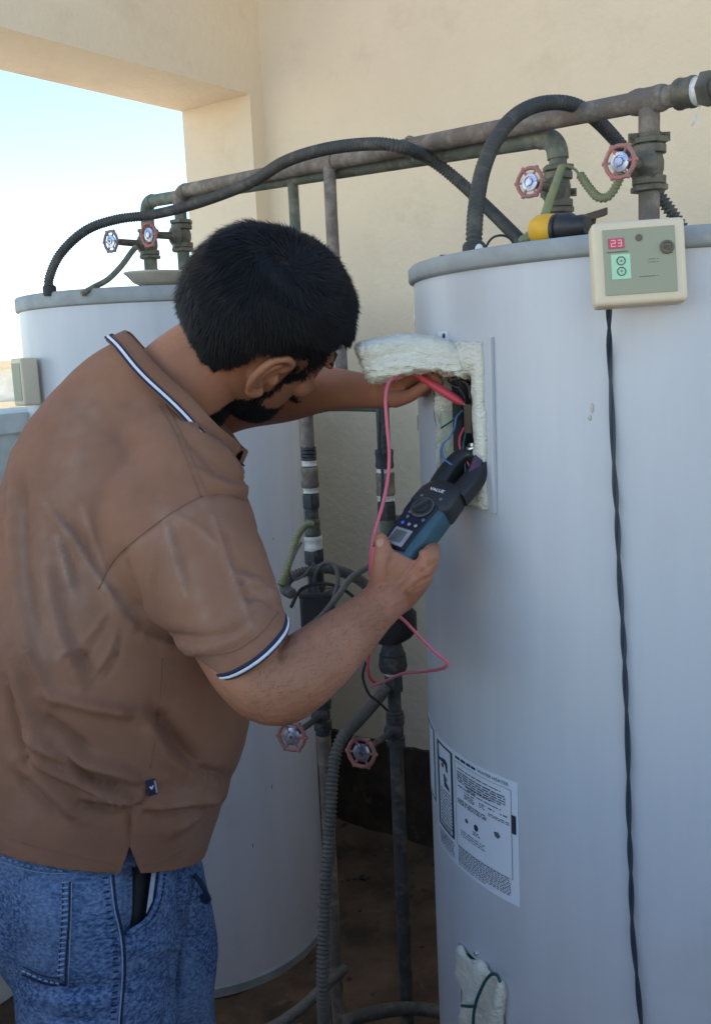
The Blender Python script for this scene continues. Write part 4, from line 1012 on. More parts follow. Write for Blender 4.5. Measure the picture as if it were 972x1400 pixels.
# legs and feet under the jeans
def leg(hx_, hy_, d, kx, ky, fz):
    a = P(hx_, hy_, d); k = P(kx, ky, d); an = Vector((k.x+.0, k.y+.02, .09))
    chain([(a, .085), (k, .062), (k.lerp(an, .5), .05), (an, .038)], body, 20); tdir = Vector((.8, .6, 0))
    chain([(an+Vector((0, 0, -.05)), .036), (an+tdir*.08+Vector((0, 0, -.055)), .034), (an+tdir*.17+Vector((0, 0, -.062)), .026)], body, 16)
    return a, k, an
LG1 = leg(118, 1260, 1.29, 140, 1560, 0); LG2 = leg(190, 1250, 1.42, 222, 1530, 0)
bme = fused(body, .0022, 4)
bm = bmesh.new(); bm.from_mesh(bme); bm.normal_update()
VS, D = creases(bm, [([(566, 792), (580, 778), (594, 768)], 2.5, -.0022), ([(558, 808), (574, 796), (590, 785)], 2.5, -.0020), ([(548, 818), (562, 810), (580, 800)], 2.2, -.0016), ([(570, 756), (582, 754), (590, 760)], 4, .0012), ([(528, 812), (552, 792), (574, 768)], 3.2, .0014), ([(528, 822), (552, 806), (572, 786)], 3.0, .0014), ([(530, 830), (550, 818), (566, 802)], 2.6, .0012), ([(534, 806), (556, 782), (572, 764)], 4, -.0012), ([(532, 816), (554, 798), (572, 778)], 3, -.0010),
    ([(574, 764), (586, 770), (594, 778)], 3, -.0014), ([(576, 772), (582, 780), (584, 790)], 5, .0016), ([(536, 762), (530, 776), (532, 792)], 4, -.0018), ([(514, 752), (522, 749), (532, 752)], 1.8, -.0009), ([(513, 757), (522, 754), (533, 757)], 1.8, -.0009), ([(574, 752), (584, 748), (596, 756)], 2, -.0009),
    ([(512, 838), (526, 850), (536, 858)], 2.5, -.0010), ([(506, 842), (520, 856), (530, 862)], 2.5, -.0008), ([(440, 872), (480, 852), (515, 830)], 6, .0016), ([(400, 890), (450, 880), (500, 846)], 6, -.0010), ([(395, 866), (380, 890), (384, 906)], 4, -.0025), ([(470, 880), (495, 862), (520, 845)], 3, .0010),
    ([(552, 770), (560, 782), (558, 796)], 2, .0008)])
for v_, d_ in zip(VS, D):
    if d_: v_.co += v_.normal*float(d_)*1.5
bm.to_mesh(bme); bm.free()
bo = obj_of('body', bme, M_skin, man)
nb_ = BVHTree.FromPolygons([v.co for v in bme.vertices], [p.vertices for p in bme.polygons]); r_n = ray(519, 741).normalized(); hn = nb_.ray_cast(CAM, r_n)
if hn[0]:
    nn_ = hn[1]; ny_ = (P(520, 732, 1.15)-P(523, 752, 1.15)); ny_ = (ny_-nn_*ny_.dot(nn_)).normalized()
    put('nail', ball(hn[0]-nn_*.0012, 1, None, (ny_.cross(nn_)*.0048, nn_*.0018, ny_*.0062)), mat('pale nail', (.44, .235, .15), .4), bo)
# ---- scalp hair: shell plus strands
def hair_margin(x, y, z):
    """is this point of the skull (head frame) haired?"""
    t = x
    if z > .075: return .088-x
    low = -.032 if t < -.055 else (-.014+(t+.055)*1.2 if t < -.02 else (.046 if t < .015 else (.0 if t < .027 and abs(y) > .05 else .058+(t-.03)*.5)))
    return min(z-low, .078-x)
Hinv = Matrix((f_, l_, u_))
def hframe(p): return Hinv @ (p-HC)
bmh = bmesh.new(); bmh.from_mesh(bme)
hv = {}; cap_v = []; cap_f = []
bmh.verts.ensure_lookup_table()
def isear(q): return abs(q.y) > .069 and -.05 < q.x < .022 and -.05 < q.z < .046
keep = []; crown = Hd(-.045, -.012, .118)
for fc in bmh.faces:
    c = fc.calc_center_median()
    if (c-HC).length > .17: continue
    q = hframe(c)
    if isear(q): continue
    mg = hair_margin(q.x+.006*nzv(q, 90), q.y, q.z+.006*nzv(q, 70))
    if mg > 0: keep.append((fc, mg))
roots = []
vid = {}
def hair_th(q, mg):
    e = min(1, max(0, mg/.035)); return (.004+.012*e*e*(3-2*e)+.006*min(1, max(0, (q.z)/.09))+.010*min(1, max(0, (-.03-q.x)/.06))*e)
for fc, mg in keep:
    if (fc.calc_center_median()-crown).length < .008: roots.append((fc.calc_center_median(), fc.normal.copy(), .0022, mg)); continue
    if mg < .005: roots.append((fc.calc_center_median(), fc.normal.copy(), .0022, mg)); continue
    for vtx in fc.verts:
        if vtx.index not in vid:
            vid[vtx.index] = len(cap_v); q = hframe(vtx.co); n_ = vtx.normal
            th = hair_th(q, mg)*(.92+.25*nzv(vtx.co, 30)); th *= min(1, .35+((vtx.co-crown).length/.05)**2)
            cap_v.append(vtx.co+n_*th*.8)
    cap_f.append([vid[vtx.index] for vtx in fc.verts])
    roots.append((fc.calc_center_median(), fc.normal.copy(), math.sqrt(fc.calc_area()), mg))
hair = link('hair', cap_v, cap_f, M_hair, man, True, 180)
sv = []; sf = []
def strand(p, d, L, w0, side, bend):
    o = len(sv); a = p; b = p+d*L*.5+bend*L*.1; c = p+d*L+bend*L*.32
    sv.extend([a-side*w0, a+side*w0, b-side*w0*.8, b+side*w0*.8, c]); sf.extend([(o, o+1, o+3, o+2), (o+2, o+3, o+4)])
for p, n_, ar, mg in roots:
    q = hframe(p); dc = (p-crown).length
    for k in range(4):
        away = (p-crown); away = (away-n_*away.dot(n_)).normalized()
        sw = n_.cross(away)
        d = (away*.8+n_*random.uniform(.10, .38)+sw*(.35+.9*nzv(p, 38)+random.uniform(-.3, .3))).normalized()
        L = random.uniform(.010, .018)*(.42+.65*min(1, mg/.05))*(1+.5*nzv(p, 45))
        th = hair_th(q, mg)*.80*min(1, .35+(dc/.05)**2)*random.uniform(.75, 1.12)
        jit = Vector((random.gauss(0, 1), random.gauss(0, 1), random.gauss(0, 1)))*ar*.6
        if dc < .015 and random.random() < .55: continue
        strand(p+n_*th+jit, d, L, .00045, d.cross(n_).normalized(), n_*random.uniform(-.5, .2)+away*.3)
so = link('hair_strands', sv, sf, M_hair, hair, False); so['kind'] = 'stuff'
# ---- beard
bv = []; bf = []; vid = {}; sv = []; sf = []
for fc in bmh.faces:
    c = fc.calc_center_median()
    if (c-HC).length > .17: continue
    q = hframe(c)
    if isear(q) or q.x < -.035: continue
    nzq = .006*nzv(q, 80)
    on = (q.z < -.058-max(0, (q.x-.03))*.25+nzq and q.x > .0+nzq+max(0, -.06-q.z)*-.8 and q.z > -.125) or (.010 < q.x < .027+nzq and -.075 < q.z < .03 and abs(q.y) > .05)
    if q.x > .088 and -.082 < q.z < -.058 and abs(q.y) < .022: on = False
    if not on: continue
    mous = q.x > .075 and q.z > -.09
    for k in range(1 if mous else (5 if q.z < -.07 else 3)):
        d = (fc.normal*.6-u_*.7-f_*.2+Vector((random.gauss(0, .25), random.gauss(0, .25), random.gauss(0, .25)))).normalized()
        strand(c+fc.normal*.001+Vector((random.gauss(0, 1), random.gauss(0, 1), random.gauss(0, 1)))*.0012, d, random.uniform(.003, .0065), .00034, d.cross(fc.normal).normalized(), Vector((0, 0, -.3)))
beard = link('beard', sv, sf, M_hair, man, False); beard['kind'] = 'stuff'
av = sv; sv = []; sf = []
for fc in bmh.faces:
    c = fc.calc_center_median(); x, y = pixel(c)
    if 330 < x < 530 and 800 < y < 990 and c.dot(FWD) < 1.25 and random.random() < .11:
        ax_ = (P(520, 825, 1.16)-P(390, 930, 1.07)).normalized(); n_ = fc.normal; t_ = (ax_-n_*ax_.dot(n_)).normalized(); d = (t_*.8+n_*.3+n_.cross(t_)*random.uniform(-.9, .9)).normalized()
        strand(c, d, random.uniform(.004, .010), .00011, d.cross(n_).normalized(), n_*-.15)
so = link('arm_hair', sv, sf, mat('brown body hair', (.07, .03, .018), .6), bo, False); so['kind'] = 'stuff'
bmh.free()
for s_ in (-1, 1):
    eye = put('eye', ball(Hd(.0865, s_*.031, .010), .0112), M_trim, man); put('iris', ball(Hd(.0945, s_*.031, .009), .0042), M_black, eye)
    put('eyebrow', tube([Hd(.096, s_*.014, .030), Hd(.098, s_*.030, .034), Hd(.084, s_*.052, .030)], .0032, 8), M_hair, man)

# ---- polo shirt
sh = MB()
oval([(118, 1240, 1.31, 148, .150), (124, 1180, 1.31, 150, .152), (137, 1085, 1.31, 166, .168), (152, 985, 1.31, 186, .180), (164, 890, 1.31, 187, .180), (166, 800, 1.31, 178, .172), (164, 715, 1.32, 164, .162), (172, 640, 1.33, 145, .148), (196, 583, 1.33, 122, .118), (226, 546, 1.31, 104, .094), (246, 526, 1.31, 98, .090)], sh, 5, 48)
chain([pr_(225, 592, 1.28, 54), pr_(252, 660, 1.21, 76), pr_(262, 735, 1.18, 92)], sh, 28)
chain([pr_(180, 575, 1.38, 66), pr_(165, 610, 1.46, 72), pr_(185, 640, 1.52, 70), pr_(240, 620, 1.57, 58)], sh, 24)
chain([pr_(225, 715, 1.215, 98), pr_(262, 765, 1.165, 99), pr_(300, 820, 1.125, 84), pr_(332, 868, 1.09, 66), pr_(352, 898, 1.075, 60), pr_(372, 928, 1.06, 56)], sh, 36)
chain([pr_(150, 625, 1.28, 88), pr_(205, 605, 1.275, 80), pr_(240, 640, 1.24, 70)], sh, 28)
sme = fused(sh, .0034, 20)
bm = bmesh.new(); bm.from_mesh(sme); bm.normal_update()
# cloth folds: creases follow lines across the back, sides and sleeve
FOLDS = [  # polyline in photo coordinates, width px, height m
    ([(60, 948), (128, 966), (190, 976)], 9, .006), ([(54, 976), (90, 1000), (126, 1027)], 8, -.007), ([(40, 1008), (108, 1040), (160, 1052), (196, 1070)], 10, .009),
    ([(76, 1018), (130, 1062), (178, 1078)], 7, -.008), ([(36, 1030), (100, 1062), (186, 1090)], 9, .007), ([(112, 1098), (150, 1108), (192, 1100)], 7, -.007), ([(118, 1088), (160, 1090), (196, 1086)], 7, .006),
    ([(214, 968), (246, 1014), (278, 1052)], 16, -.010), ([(200, 985), (230, 1030), (262, 1062)], 12, .005), ([(278, 1056), (312, 1062)], 9, -.006), ([(196, 1102), (240, 1096), (300, 1086)], 8, .006), ([(200, 1112), (250, 1110), (296, 1100)], 7, -.005),
    ([(62, 690), (98, 735), (136, 792), (170, 836)], 5, .0045), ([(74, 690), (112, 735), (148, 790)], 8, -.005), ([(78, 735), (92, 785), (100, 815)], 4.5, .004), ([(88, 735), (104, 785), (112, 812)], 6, -.004),
    ([(20, 620), (22, 760), (40, 880), (75, 960)], 8, .006), ([(34, 640), (38, 760), (58, 880)], 9, -.006), ([(64, 760), (78, 850), (112, 940)], 8, .005), ([(78, 780), (96, 860), (130, 930)], 8, -.005),
    ([(118, 700), (136, 760), (150, 800)], 8, .004), ([(166, 756), (178, 800), (194, 842)], 8, -.007), ([(150, 815), (166, 842), (192, 862)], 10, .005),
    ([(224, 710), (238, 760), (252, 812)], 4.5, .003), ([(236, 712), (250, 762), (262, 806)], 7, -.003), ([(292, 706), (312, 770), (342, 852)], 4, .003), ([(300, 704), (322, 770), (350, 846)], 6, -.0035),
    ([(232, 702), (270, 722), (292, 742)], 7, .003), ([(322, 770), (352, 782), (368, 800)], 6, -.005), ([(330, 800), (355, 800), (378, 818)], 6, .005), ([(330, 815), (360, 816), (380, 832)], 6, -.005), ([(196, 860), (250, 872), (300, 868), (350, 842)], 7, -.005), ([(200, 872), (255, 886), (310, 880), (364, 852)], 8, .004),
    ([(262, 582), (300, 612), (338, 660)], 9, .004), ([(240, 585), (284, 628), (320, 668)], 9, -.004), ([(252, 640), (300, 660), (344, 672)], 8, .004), ([(288, 640), (320, 652), (344, 662)], 6, -.004),
    ([(275, 678), (310, 674), (352, 688)], 5, -.005), 
    ([(135, 804), (152, 772), (176, 746), (214, 716), (246, 694), (275, 680)], 6, -.0035),
    ([(18, 1060), (60, 1100), (84, 1120)], 10, -.005), ([(24, 1040), (70, 1078), (110, 1120)], 10, .005), ([(20, 900), (40, 980), (60, 1030)], 10, .006), ([(8, 930), (22, 1000), (46, 1060)], 9, -.006),
    ([(176, 1086), (178, 1120), (177, 1150)], 4, -.003), ([(230, 1140), (270, 1110), (300, 1080)], 8, .004),
    ([(146, 838), (120, 872), (84, 900)], 4, .0028), ([(150, 846), (128, 884), (96, 918)], 3.5, -.0028), ([(160, 858), (150, 892), (126, 926)], 4, .0025), ([(168, 862), (162, 896), (142, 934)], 3, -.0025),
    ([(320, 790), (345, 806), (374, 806)], 3, -.003), ([(318, 780), (340, 792), (362, 792)], 3.5, .003), ([(310, 834), (340, 836), (372, 824)], 3, -.0028), ([(210, 760), (206, 800), (214, 840)], 4, .002), ([(218, 760), (215, 800), (222, 838)], 3, -.002),
    ([(60, 1030), (96, 1056), (140, 1070)], 3, -.003), ([(110, 1070), (150, 1086), (190, 1092)], 3, .003), ([(30, 960), (44, 1000), (70, 1030)], 3.5, -.003), ([(270, 1090), (290, 1070), (306, 1050)], 3, -.0025), ([(236, 1125), (262, 1112), (286, 1104)], 3, -.002),
    ([(300, 610), (322, 640), (338, 662)], 3, .002), ([(268, 606), (300, 634), (330, 664)], 3, -.0018)]
VS, D = creases(bm, FOLDS, 1.25); D = D*np.array([1. if pixel(v.co)[1] < 890 else 1.75 for v in VS])
for i, vtx in enumerate(VS):
    low_ = 1 if D[i] == 0 else 1.2
    vtx.co += vtx.normal*(float(D[i])+.0011*nzv(vtx.co, 22)+.0018*nzv((vtx.co.x, vtx.co.y, vtx.co.z*.4), 10)-.0016*abs(nzv((vtx.co.x*.7, vtx.co.y*.7, vtx.co.z*1.5), 26)))
bm.normal_update()
# cut: hem, slit, sleeve end, neck
def cut(p, n, region=None):
    gv = [f for f in bm.faces if region is None or region(f.calc_center_median())]
    es = set(); vs = set()
    for f in gv: es.update(f.edges); vs.update(f.verts)
    r = bmesh.ops.bisect_plane(bm, geom=list(vs)+list(es)+gv, plane_co=p, plane_no=n, clear_outer=False, clear_inner=False)
    dead = [f for f in bm.faces if (region is None or region(f.calc_center_median())) and (f.calc_center_median()-p).dot(n) > 0]
    bmesh.ops.delete(bm, geom=dead, context='FACES')
def px_plane(a, b, tilt=0.):
    """plane through two photo points along the line of sight; normal points to the right-hand side of a->b as seen downwards"""
    r1, r2 = ray(*a), ray(*b); n = r1.cross(r2).normalized(); return CAM, n
def orient(n, p, inside): return n if (Vector(inside)-p).dot(n) < 0 else -n
chest = P(165, 900, 1.31)
# hem: nearly level plane through the visible hem line, falling a little to the back
hA, hB = P(8, 1160, 1.2), P(160, 1196, 1.16); hC = P(262, 1171, 1.3)
nh = (hB-hA).cross(hC-hA).normalized(); nh = orient(nh, hA, chest); cut(hA, nh)
# cuff
cA, cB, cD = P(297, 913, 1.095), P(391, 853, 1.08), P(352, 902, 1.03)
ncf = (cB-cA).cross(cD-cA).normalized(); ncf = orient(ncf, cA, P(250, 740, 1.17)); ctr_c = P(348, 885, 1.08)
cut(cA, ncf, lambda c: (c-ctr_c).length < .12 and c.dot(FWD) < P(340, 880, 1.17).dot(FWD)+.02)
# left cuff, hidden behind the head
nl = (P(300, 600, 1.57)-P(180, 620, 1.5)).normalized(); cut(P(236, 620, 1.57), nl, lambda c: (c-P(236, 620, 1.57)).length < .11 and (c-P(200, 560, 1.31)).length > .16)
# neck opening
NC = P(243, 531, 1.315); na = (P(300, 470, 1.30)-P(226, 551, 1.315)).normalized()
cut(NC+na*.006, na, lambda c: (c-NC).length < .16 and (c-NC).dot(na) > -.03)
# side slit at the hem
apex = (177.5, 1157)
for (bx, by), s_ in (((162, 1204), 1), ((197, 1206), -1)):
    pass
slit = [f for f in bm.faces]
pL = px_plane(apex, (161, 1206)); pR = px_plane(apex, (198, 1206))
def near(c): return c.dot(FWD) < chest.dot(FWD)-.02 and 120 < pixel(c)[0] < 240 and pixel(c)[1] > 1120
mid_ = P(178, 1190, 1.17)
nL = pL[1] if (mid_-CAM).dot(pL[1]) > 0 else -pL[1]; nR = pR[1] if (mid_-CAM).dot(pR[1]) > 0 else -pR[1]
for pl_ in (pL, pR):
    gv = [f for f in bm.faces if near(f.calc_center_median())]; es = set(); vs = set()
    for f in gv: es.update(f.edges); vs.update(f.verts)
    bmesh.ops.bisect_plane(bm, geom=list(vs)+list(es)+gv, plane_co=pl_[0], plane_no=pl_[1])
dead = [f for f in bm.faces if near(f.calc_center_median()) and (f.calc_center_median()-CAM).dot(nL) > 0 and (f.calc_center_median()-CAM).dot(nR) > 0]
bmesh.ops.delete(bm, geom=dead, context='FACES')
loose = [v for v in bm.verts if not v.link_faces]; bmesh.ops.delete(bm, geom=loose, context='VERTS')
# dust marks on the cloth, kept as a painted-in stain layer
lay_ = bm.verts.layers.float_color.new('dust')
DUST = [([(62, 690), (100, 738), (138, 796), (176, 838)], 6, .55), ([(78, 735), (92, 790), (102, 818)], 5, .6), ([(224, 708), (238, 765), (254, 815)], 5, .6), ([(110, 690), (128, 740), (146, 790)], 6, .35),
        ([(292, 706), (314, 772), (343, 855)], 4, .4), ([(232, 702), (270, 724), (294, 745)], 4, .35), ([(340, 800), (356, 815), (378, 812)], 5, .4), ([(60, 700), (62, 800), (80, 900)], 14, .25), ([(180, 745), (230, 720), (275, 690)], 16, .22), ([(30, 700), (34, 800), (60, 900)], 8, .3), ([(262, 770), (268, 800), (280, 840)], 18, .25), ([(120, 560), (100, 620), (90, 680)], 40, .25)]
VS = list(bm.verts); PX = np.array([pixel(v.co) for v in VS]); A = np.zeros(len(VS))
for pl, wd, am in DUST:
    pth, _ = resample(smooth_path([Vector((x, y, 0)) for x, y in pl], 6), 5); d2 = np.full(len(VS), 1e9)
    for q in pth: d2 = np.minimum(d2, ((PX-np.array((q.x, q.y)))**2).sum(1))
    A = np.maximum(A, .30*am*np.exp(-d2/(wd*wd*.35))+.16*am*np.exp(-d2/(wd*wd*14)))
for i, vtx in enumerate(VS):
    a = A[i]*(.6+.8*max(0, nzv(vtx.co, 60)+.3)); vtx[lay_] = (a, a, a, 1)
sme2 = bpy.data.meshes.new('polo_shirt'); bm.to_mesh(sme2); bm.free()
M_shirt = mat('brown cotton', (.258, .124, .074), .85, col2=(.215, .103, .062), scale=9, bump=.5, bscale=240, spec=.15, bdist=.001, col3=(.28, .18, .135), scale3=5, lo3=.5, hi3=.95)
t = M_shirt.node_tree; N = t.nodes; L = t.links; b = N['Principled BSDF']
at = N.new('ShaderNodeVertexColor'); at.layer_name = 'dust'; mx = N.new('ShaderNodeMix'); mx.data_type = 'RGBA'
src = b.inputs['Base Color'].links[0].from_socket; L.new(at.outputs['Color'], mx.inputs['Factor']); L.new(src, mx.inputs[6]); mx.inputs[7].default_value = (.52, .42, .34, 1); L.new(mx.outputs[2], b.inputs['Base Color'])
b.inputs['Specular IOR Level'].default_value = .04; b.inputs['Sheen Weight'].default_value = .05; b.inputs['Sheen Roughness'].default_value = .5
shirt = obj_of('polo_shirt', sme2, M_shirt, man)
sd2 = shirt.modifiers.new('thick', 'SOLIDIFY'); sd2.thickness = .0022; sd2.offset = -1
# BVH of the shirt to lay trims on it
def bvh_of(me):
    return BVHTree.FromPolygons([v.co for v in me.vertices], [p.vertices for p in me.polygons])
SB = bvh_of(sme2)
def hit(bv_, px, py, lift=0.):
    r = ray(px, py).normalized(); h = bv_.ray_cast(CAM, r)
    if h[0] is None: return None
    return h[0]+(h[1] if h[1].dot(r) < 0 else -h[1])*lift
def sseam(pts, r, m, name, lift=.0003):
    pth = [hit(SB, p.x, p.y, lift) for p in smooth_path([Vector((x, y, 0)) for x, y in pts], 8)]; pth = [p for p in pth if p]
    return put(name, tube(pth, r, 6), m, shirt, True, 180)
M_sdark = mat('dark brown thread', (.20, .10, .06), .85)
sseam([(135, 806), (152, 772), (176, 746), (214, 716), (246, 694), (275, 680), (310, 676), (350, 690)], .0006, M_sdark, 'armhole_seam'); sseam([(218, 556), (236, 585), (252, 622), (276, 680)], .0007, M_sdark, 'shoulder_seam')
sseam([(226, 553), (244, 584), (260, 620), (283, 676)], .0005, M_sdark, 'shoulder_seam'); sseam([(222, 900), (216, 980), (206, 1050)], .0005, M_sdark, 'side_seam'); sseam([(181, 1090), (179, 1120), (178, 1155)], .0005, M_sdark, 'side_seam')
sseam([(8, 1146), (60, 1160), (120, 1174), (163, 1184)], .0005, M_sdark, 'hem_stitch'); sseam([(194, 1184), (225, 1176), (258, 1158)], .0005, M_sdark, 'hem_stitch')
sseam([(282, 896), (320, 890), (355, 868), (380, 838)], .0005, M_sdark, 'cuff_stitch')
# cuff band: white and navy rings following the cut edge
edge = [v.co.copy() for v in sme2.vertices if abs((v.co-cA).dot(ncf)) < .0012 and (v.co-ctr_c).length < .12]
if edge:
    cc_ = sum(edge, Vector())/len(edge); eu = (cA-cc_).normalized(); ew = ncf.cross(eu)
    edge.sort(key=lambda p: math.atan2((p-cc_).dot(ew), (p-cc_).dot(eu)))
    ring = [];
    NB = 48
    for k in range(NB):
        a = -math.pi+2*math.pi*k/NB; near_ = [p for p in edge if abs((math.atan2((p-cc_).dot(ew), (p-cc_).dot(eu))-a+math.pi) % (2*math.pi)-math.pi) < .14]
        if near_: ring.append(sum(near_, Vector())/len(near_))
    def band(o0, o1, lift, m, name):
        v = []; f = []; n = len(ring)
        for p in ring:
            d = (p-cc_).normalized()
            v += [p+ncf*o0-d*.003, p+ncf*o0+d*lift, p+ncf*(o0+o1)/2+d*(lift+.0008), p+ncf*o1+d*lift, p+ncf*o1-d*.003]
        for i in range(n):
            k = (i+1) % n
            for j in range(4): f.append((i*5+j, k*5+j, k*5+j+1, i*5+j+1))
        return link(name, v, f, m, shirt, True, 180)
    band(-.0045, -.0012, .0012, M_navy, 'cuff_stripe'); band(-.0012, .0022, .0014, M_trim, 'cuff_stripe'); band(.0022, .0040, .0008, M_navy, 'cuff_stripe')
# collar: folded leaf round the neck with striped edge
CN = P(253, 535, 1.305); ce = (P(332, 616, 1.27)-P(174, 455, 1.35)); clen = ce.length; ce.normalize(); cy_ = (FWD-ce*FWD.dot(ce)).normalized(); ca_ = cy_.cross(ce); ca_ = ca_ if ca_.z > 0 else -ca_
def cring(k, r1, r2, off, tilt=0): 
    a = math.pi*2*k
    return CN+ce*(math.cos(a)*r1)+cy_*(math.sin(a)*r2)+ca_*(off+tilt*math.cos(a))
NK = 72
rings_ = []
h0_ = clen/2-.008
def leaf(prof, name, m, k0=.02, k1=.98, parent=shirt):
    v = []; f = []; n = len(prof)
    for i in range(NK+1):
        k = k0+(k1-k0)*i/NK
        wv = .0012*math.sin(k*40)
        for r1, r2, off in prof: v.append(cring(k, h0_+r1+wv, .085+r2, off+wv))
    for i in range(NK):
        for j in range(n-1): f.append((i*n+j, (i+1)*n+j, (i+1)*n+j+1, i*n+j+1))
        f.append((i*n+n-1, (i+1)*n+n-1, (i+1)*n, i*n))
    f.append(tuple(range(n))); f.append(tuple(NK*n+j for j in range(n-1, -1, -1)))
    return link(name, v, f, m, parent, True, 60)
leaf([(-.012, -.012, -.022), (-.004, -.004, .0), (.000, 0, .0028), (.0035, .003, .001), (.012, .010, -.022), (.0115, .0095, -.024), (.001, .001, -.002), (-.0015, -.0015, -.001), (-.008, -.008, -.022)], 'collar', M_shirt)
for o0, o1, m in ((-.0225, -.0195, M_navy), (-.0195, -.0162, M_trim), (-.0162, -.0142, M_navy)):
    q0 = (.0155+(o0+.022)*-.38, .0135+(o0+.022)*-.33); q1 = (.0155+(o1+.022)*-.38, .0135+(o1+.022)*-.33)
    leaf([(q0[0]-.003, q0[1]-.003, o0), (q0[0], q0[1], o0), (q1[0], q1[1], o1), (q1[0]-.003, q1[1]-.003, o1)], 'collar_stripe', m)
# small woven tag at the side
tp = hit(SB, 205, 1075, .0015)
if tp:
    tx = (hit(SB, 210, 1074, .0015)-hit(SB, 200, 1077, .0015)).normalized(); ty = (hit(SB, 208, 1087, .0015)-hit(SB, 203, 1064, .0015)).normalized(); tn = tx.cross(ty); tn = tn if tn.dot(FWD) < 0 else -tn
    sz = mpp(1.16); tgo = put('woven_tag', box(tp+tn*.002, tx*9*sz, ty*12.5*sz, tn*.0008, None, .0006), M_navy, shirt)
    put('tag_edge', box(tp+tn*.0032+tx*6.5*sz, tx*1.4*sz, ty*10*sz, tn*.0004), mat('lilac thread', (.35, .33, .45), .8), tgo)
    hm = MB()
    for dx, dy, ax_ in ((-2.2, -.5, 1), (.6, -.5, -1)): box(tp+tn*.0032+tx*(dx-.5)*sz+ty*dy*sz, (tx*ax_*.6+ty*.8).normalized()*2.8*sz, (tx*.8-ty*ax_*.6).normalized()*1.1*sz, tn*.0003, hm)
    put('tag_emblem', hm, M_trim, tgo)

# ---- jeans
jn = MB()
oval([(125, 1030, 1.31, 126, .126), (125, 1120, 1.31, 128, .128), (124, 1180, 1.31, 140, .135), (128, 1240, 1.31, 138, .14), (140, 1290, 1.32, 120, .13)], jn, 5, 40)
a, k, an = LG1; A0 = P(128, 1215, 1.265)
kn = P(140, 1420, 1.255)
chain([(A0, .116), (P(134, 1310, 1.26), .104), (P(140, 1420, 1.255), .098), (Vector((kn.x+.03, kn.y+.02, .38)), .088), (Vector((kn.x+.01, kn.y+.04, .12)), .082), (Vector((kn.x+.01, kn.y+.04, .06)), .082)], jn, 32)
kn2 = P(226, 1420, 1.40)
chain([(P(195, 1200, 1.40), .085), (P(222, 1300, 1.40), .079), (P(224, 1400, 1.40), .073), (Vector((kn2.x+.03, kn2.y+.0, .38)), .072), (Vector((kn2.x, kn2.y+.04, .12)), .074), (Vector((kn2.x, kn2.y+.04, .06)), .074)], jn, 32)
jme = fused(jn, .0045, 8)
bm = bmesh.new(); bm.from_mesh(jme); bm.normal_update()
JF = [([(60, 1345), (110, 1352), (150, 1348)], 8, -.005), ([(40, 1360), (100, 1372), (150, 1366)], 9, .004), ([(170, 1290), (205, 1300), (240, 1288)], 9, .004), ([(252, 1180), (254, 1250), (243, 1320), (230, 1400)], 7, -.018), ([(180, 1330), (215, 1345), (245, 1350)], 9, -.004), ([(30, 1250), (34, 1300), (36, 1340)], 8, -.003),
      ([(255, 1310), (275, 1320), (292, 1318)], 7, -.004), ([(60, 1390), (110, 1396), (150, 1390)], 7, -.004), ([(256, 1250), (275, 1262), (288, 1280)], 8, .004), ([(30, 1180), (60, 1230), (84, 1260)], 12, .003)]
VS, D = creases(bm, JF, 1.1)
for i, vtx in enumerate(VS):
    z = vtx.co.z; cuff_ = max(0, .45-z)/.45
    vtx.co += vtx.normal*(float(D[i])+.002*nzv((vtx.co.x, vtx.co.y, z*1.6), 13)+.006*cuff_*nzv((vtx.co.x*.6, vtx.co.y*.6, z*3), 7))
# cut open waist top and leg ends, and the pocket mouth
for zc, up in ((P(124, 1118, 1.17).z, True), (.075, False)):
    r = bmesh.ops.bisect_plane(bm, geom=bm.verts[:]+bm.edges[:]+bm.faces[:], plane_co=(0, 0, zc), plane_no=(0, 0, 1 if up else -1), clear_outer=True)
MOUTH = [(164, 1186), (163, 1212), (167, 1240), (170, 1262), (172, 1277), (186, 1268), (200, 1258), (209, 1246), (216, 1228), (219, 1205), (221, 1180)]
def inpoly(x, y, pl):
    c = False; j = len(pl)-1
    for i in range(len(pl)):
        if (pl[i][1] > y) != (pl[j][1] > y) and x < (pl[j][0]-pl[i][0])*(y-pl[i][1])/(pl[j][1]-pl[i][1])+pl[i][0]: c = not c
        j = i
    return c
JB0 = BVHTree.FromBMesh(bm)
dead = []
for f in bm.faces:
    c = f.calc_center_median(); x, y = pixel(c)
    if c.dot(FWD) < P(128, 1240, 1.31).dot(FWD) and f.normal.dot(CAM-c) > 0 and inpoly(x, y, MOUTH): dead.append(f)
bmesh.ops.delete(bm, geom=dead, context='FACES')
jm2 = bpy.data.meshes.new('jeans'); bm.to_mesh(jm2); bm.free()
M_denim = mat('acid washed denim', (.026, .052, .125), .85, col2=(.16, .235, .37), scale=170, bump=.6, bscale=500, spec=.12, lo=.40, hi=.66, detail=7, stretch=(1, 1, 1.8), col3=(.20, .27, .39), scale3=7, lo3=.46, hi3=.85, bdist=.0015)
M_dden = mat('dark denim seam', (.012, .022, .055), .85, bump=.4, bscale=500)
M_stitch = mat('pale stitching', (.26, .33, .46), .85, col2=(.18, .24, .36), scale=60)
jeans = obj_of('jeans', jm2, M_denim, man)
sd3 = jeans.modifiers.new('thick', 'SOLIDIFY'); sd3.thickness = .002; sd3.offset = -1
def onj(px, py, lift=.001): 
    r = ray(px, py).normalized(); h = JB0.ray_cast(CAM, r)
    return None if h[0] is None else h[0]+(h[1] if h[1].dot(r) < 0 else -h[1])*lift
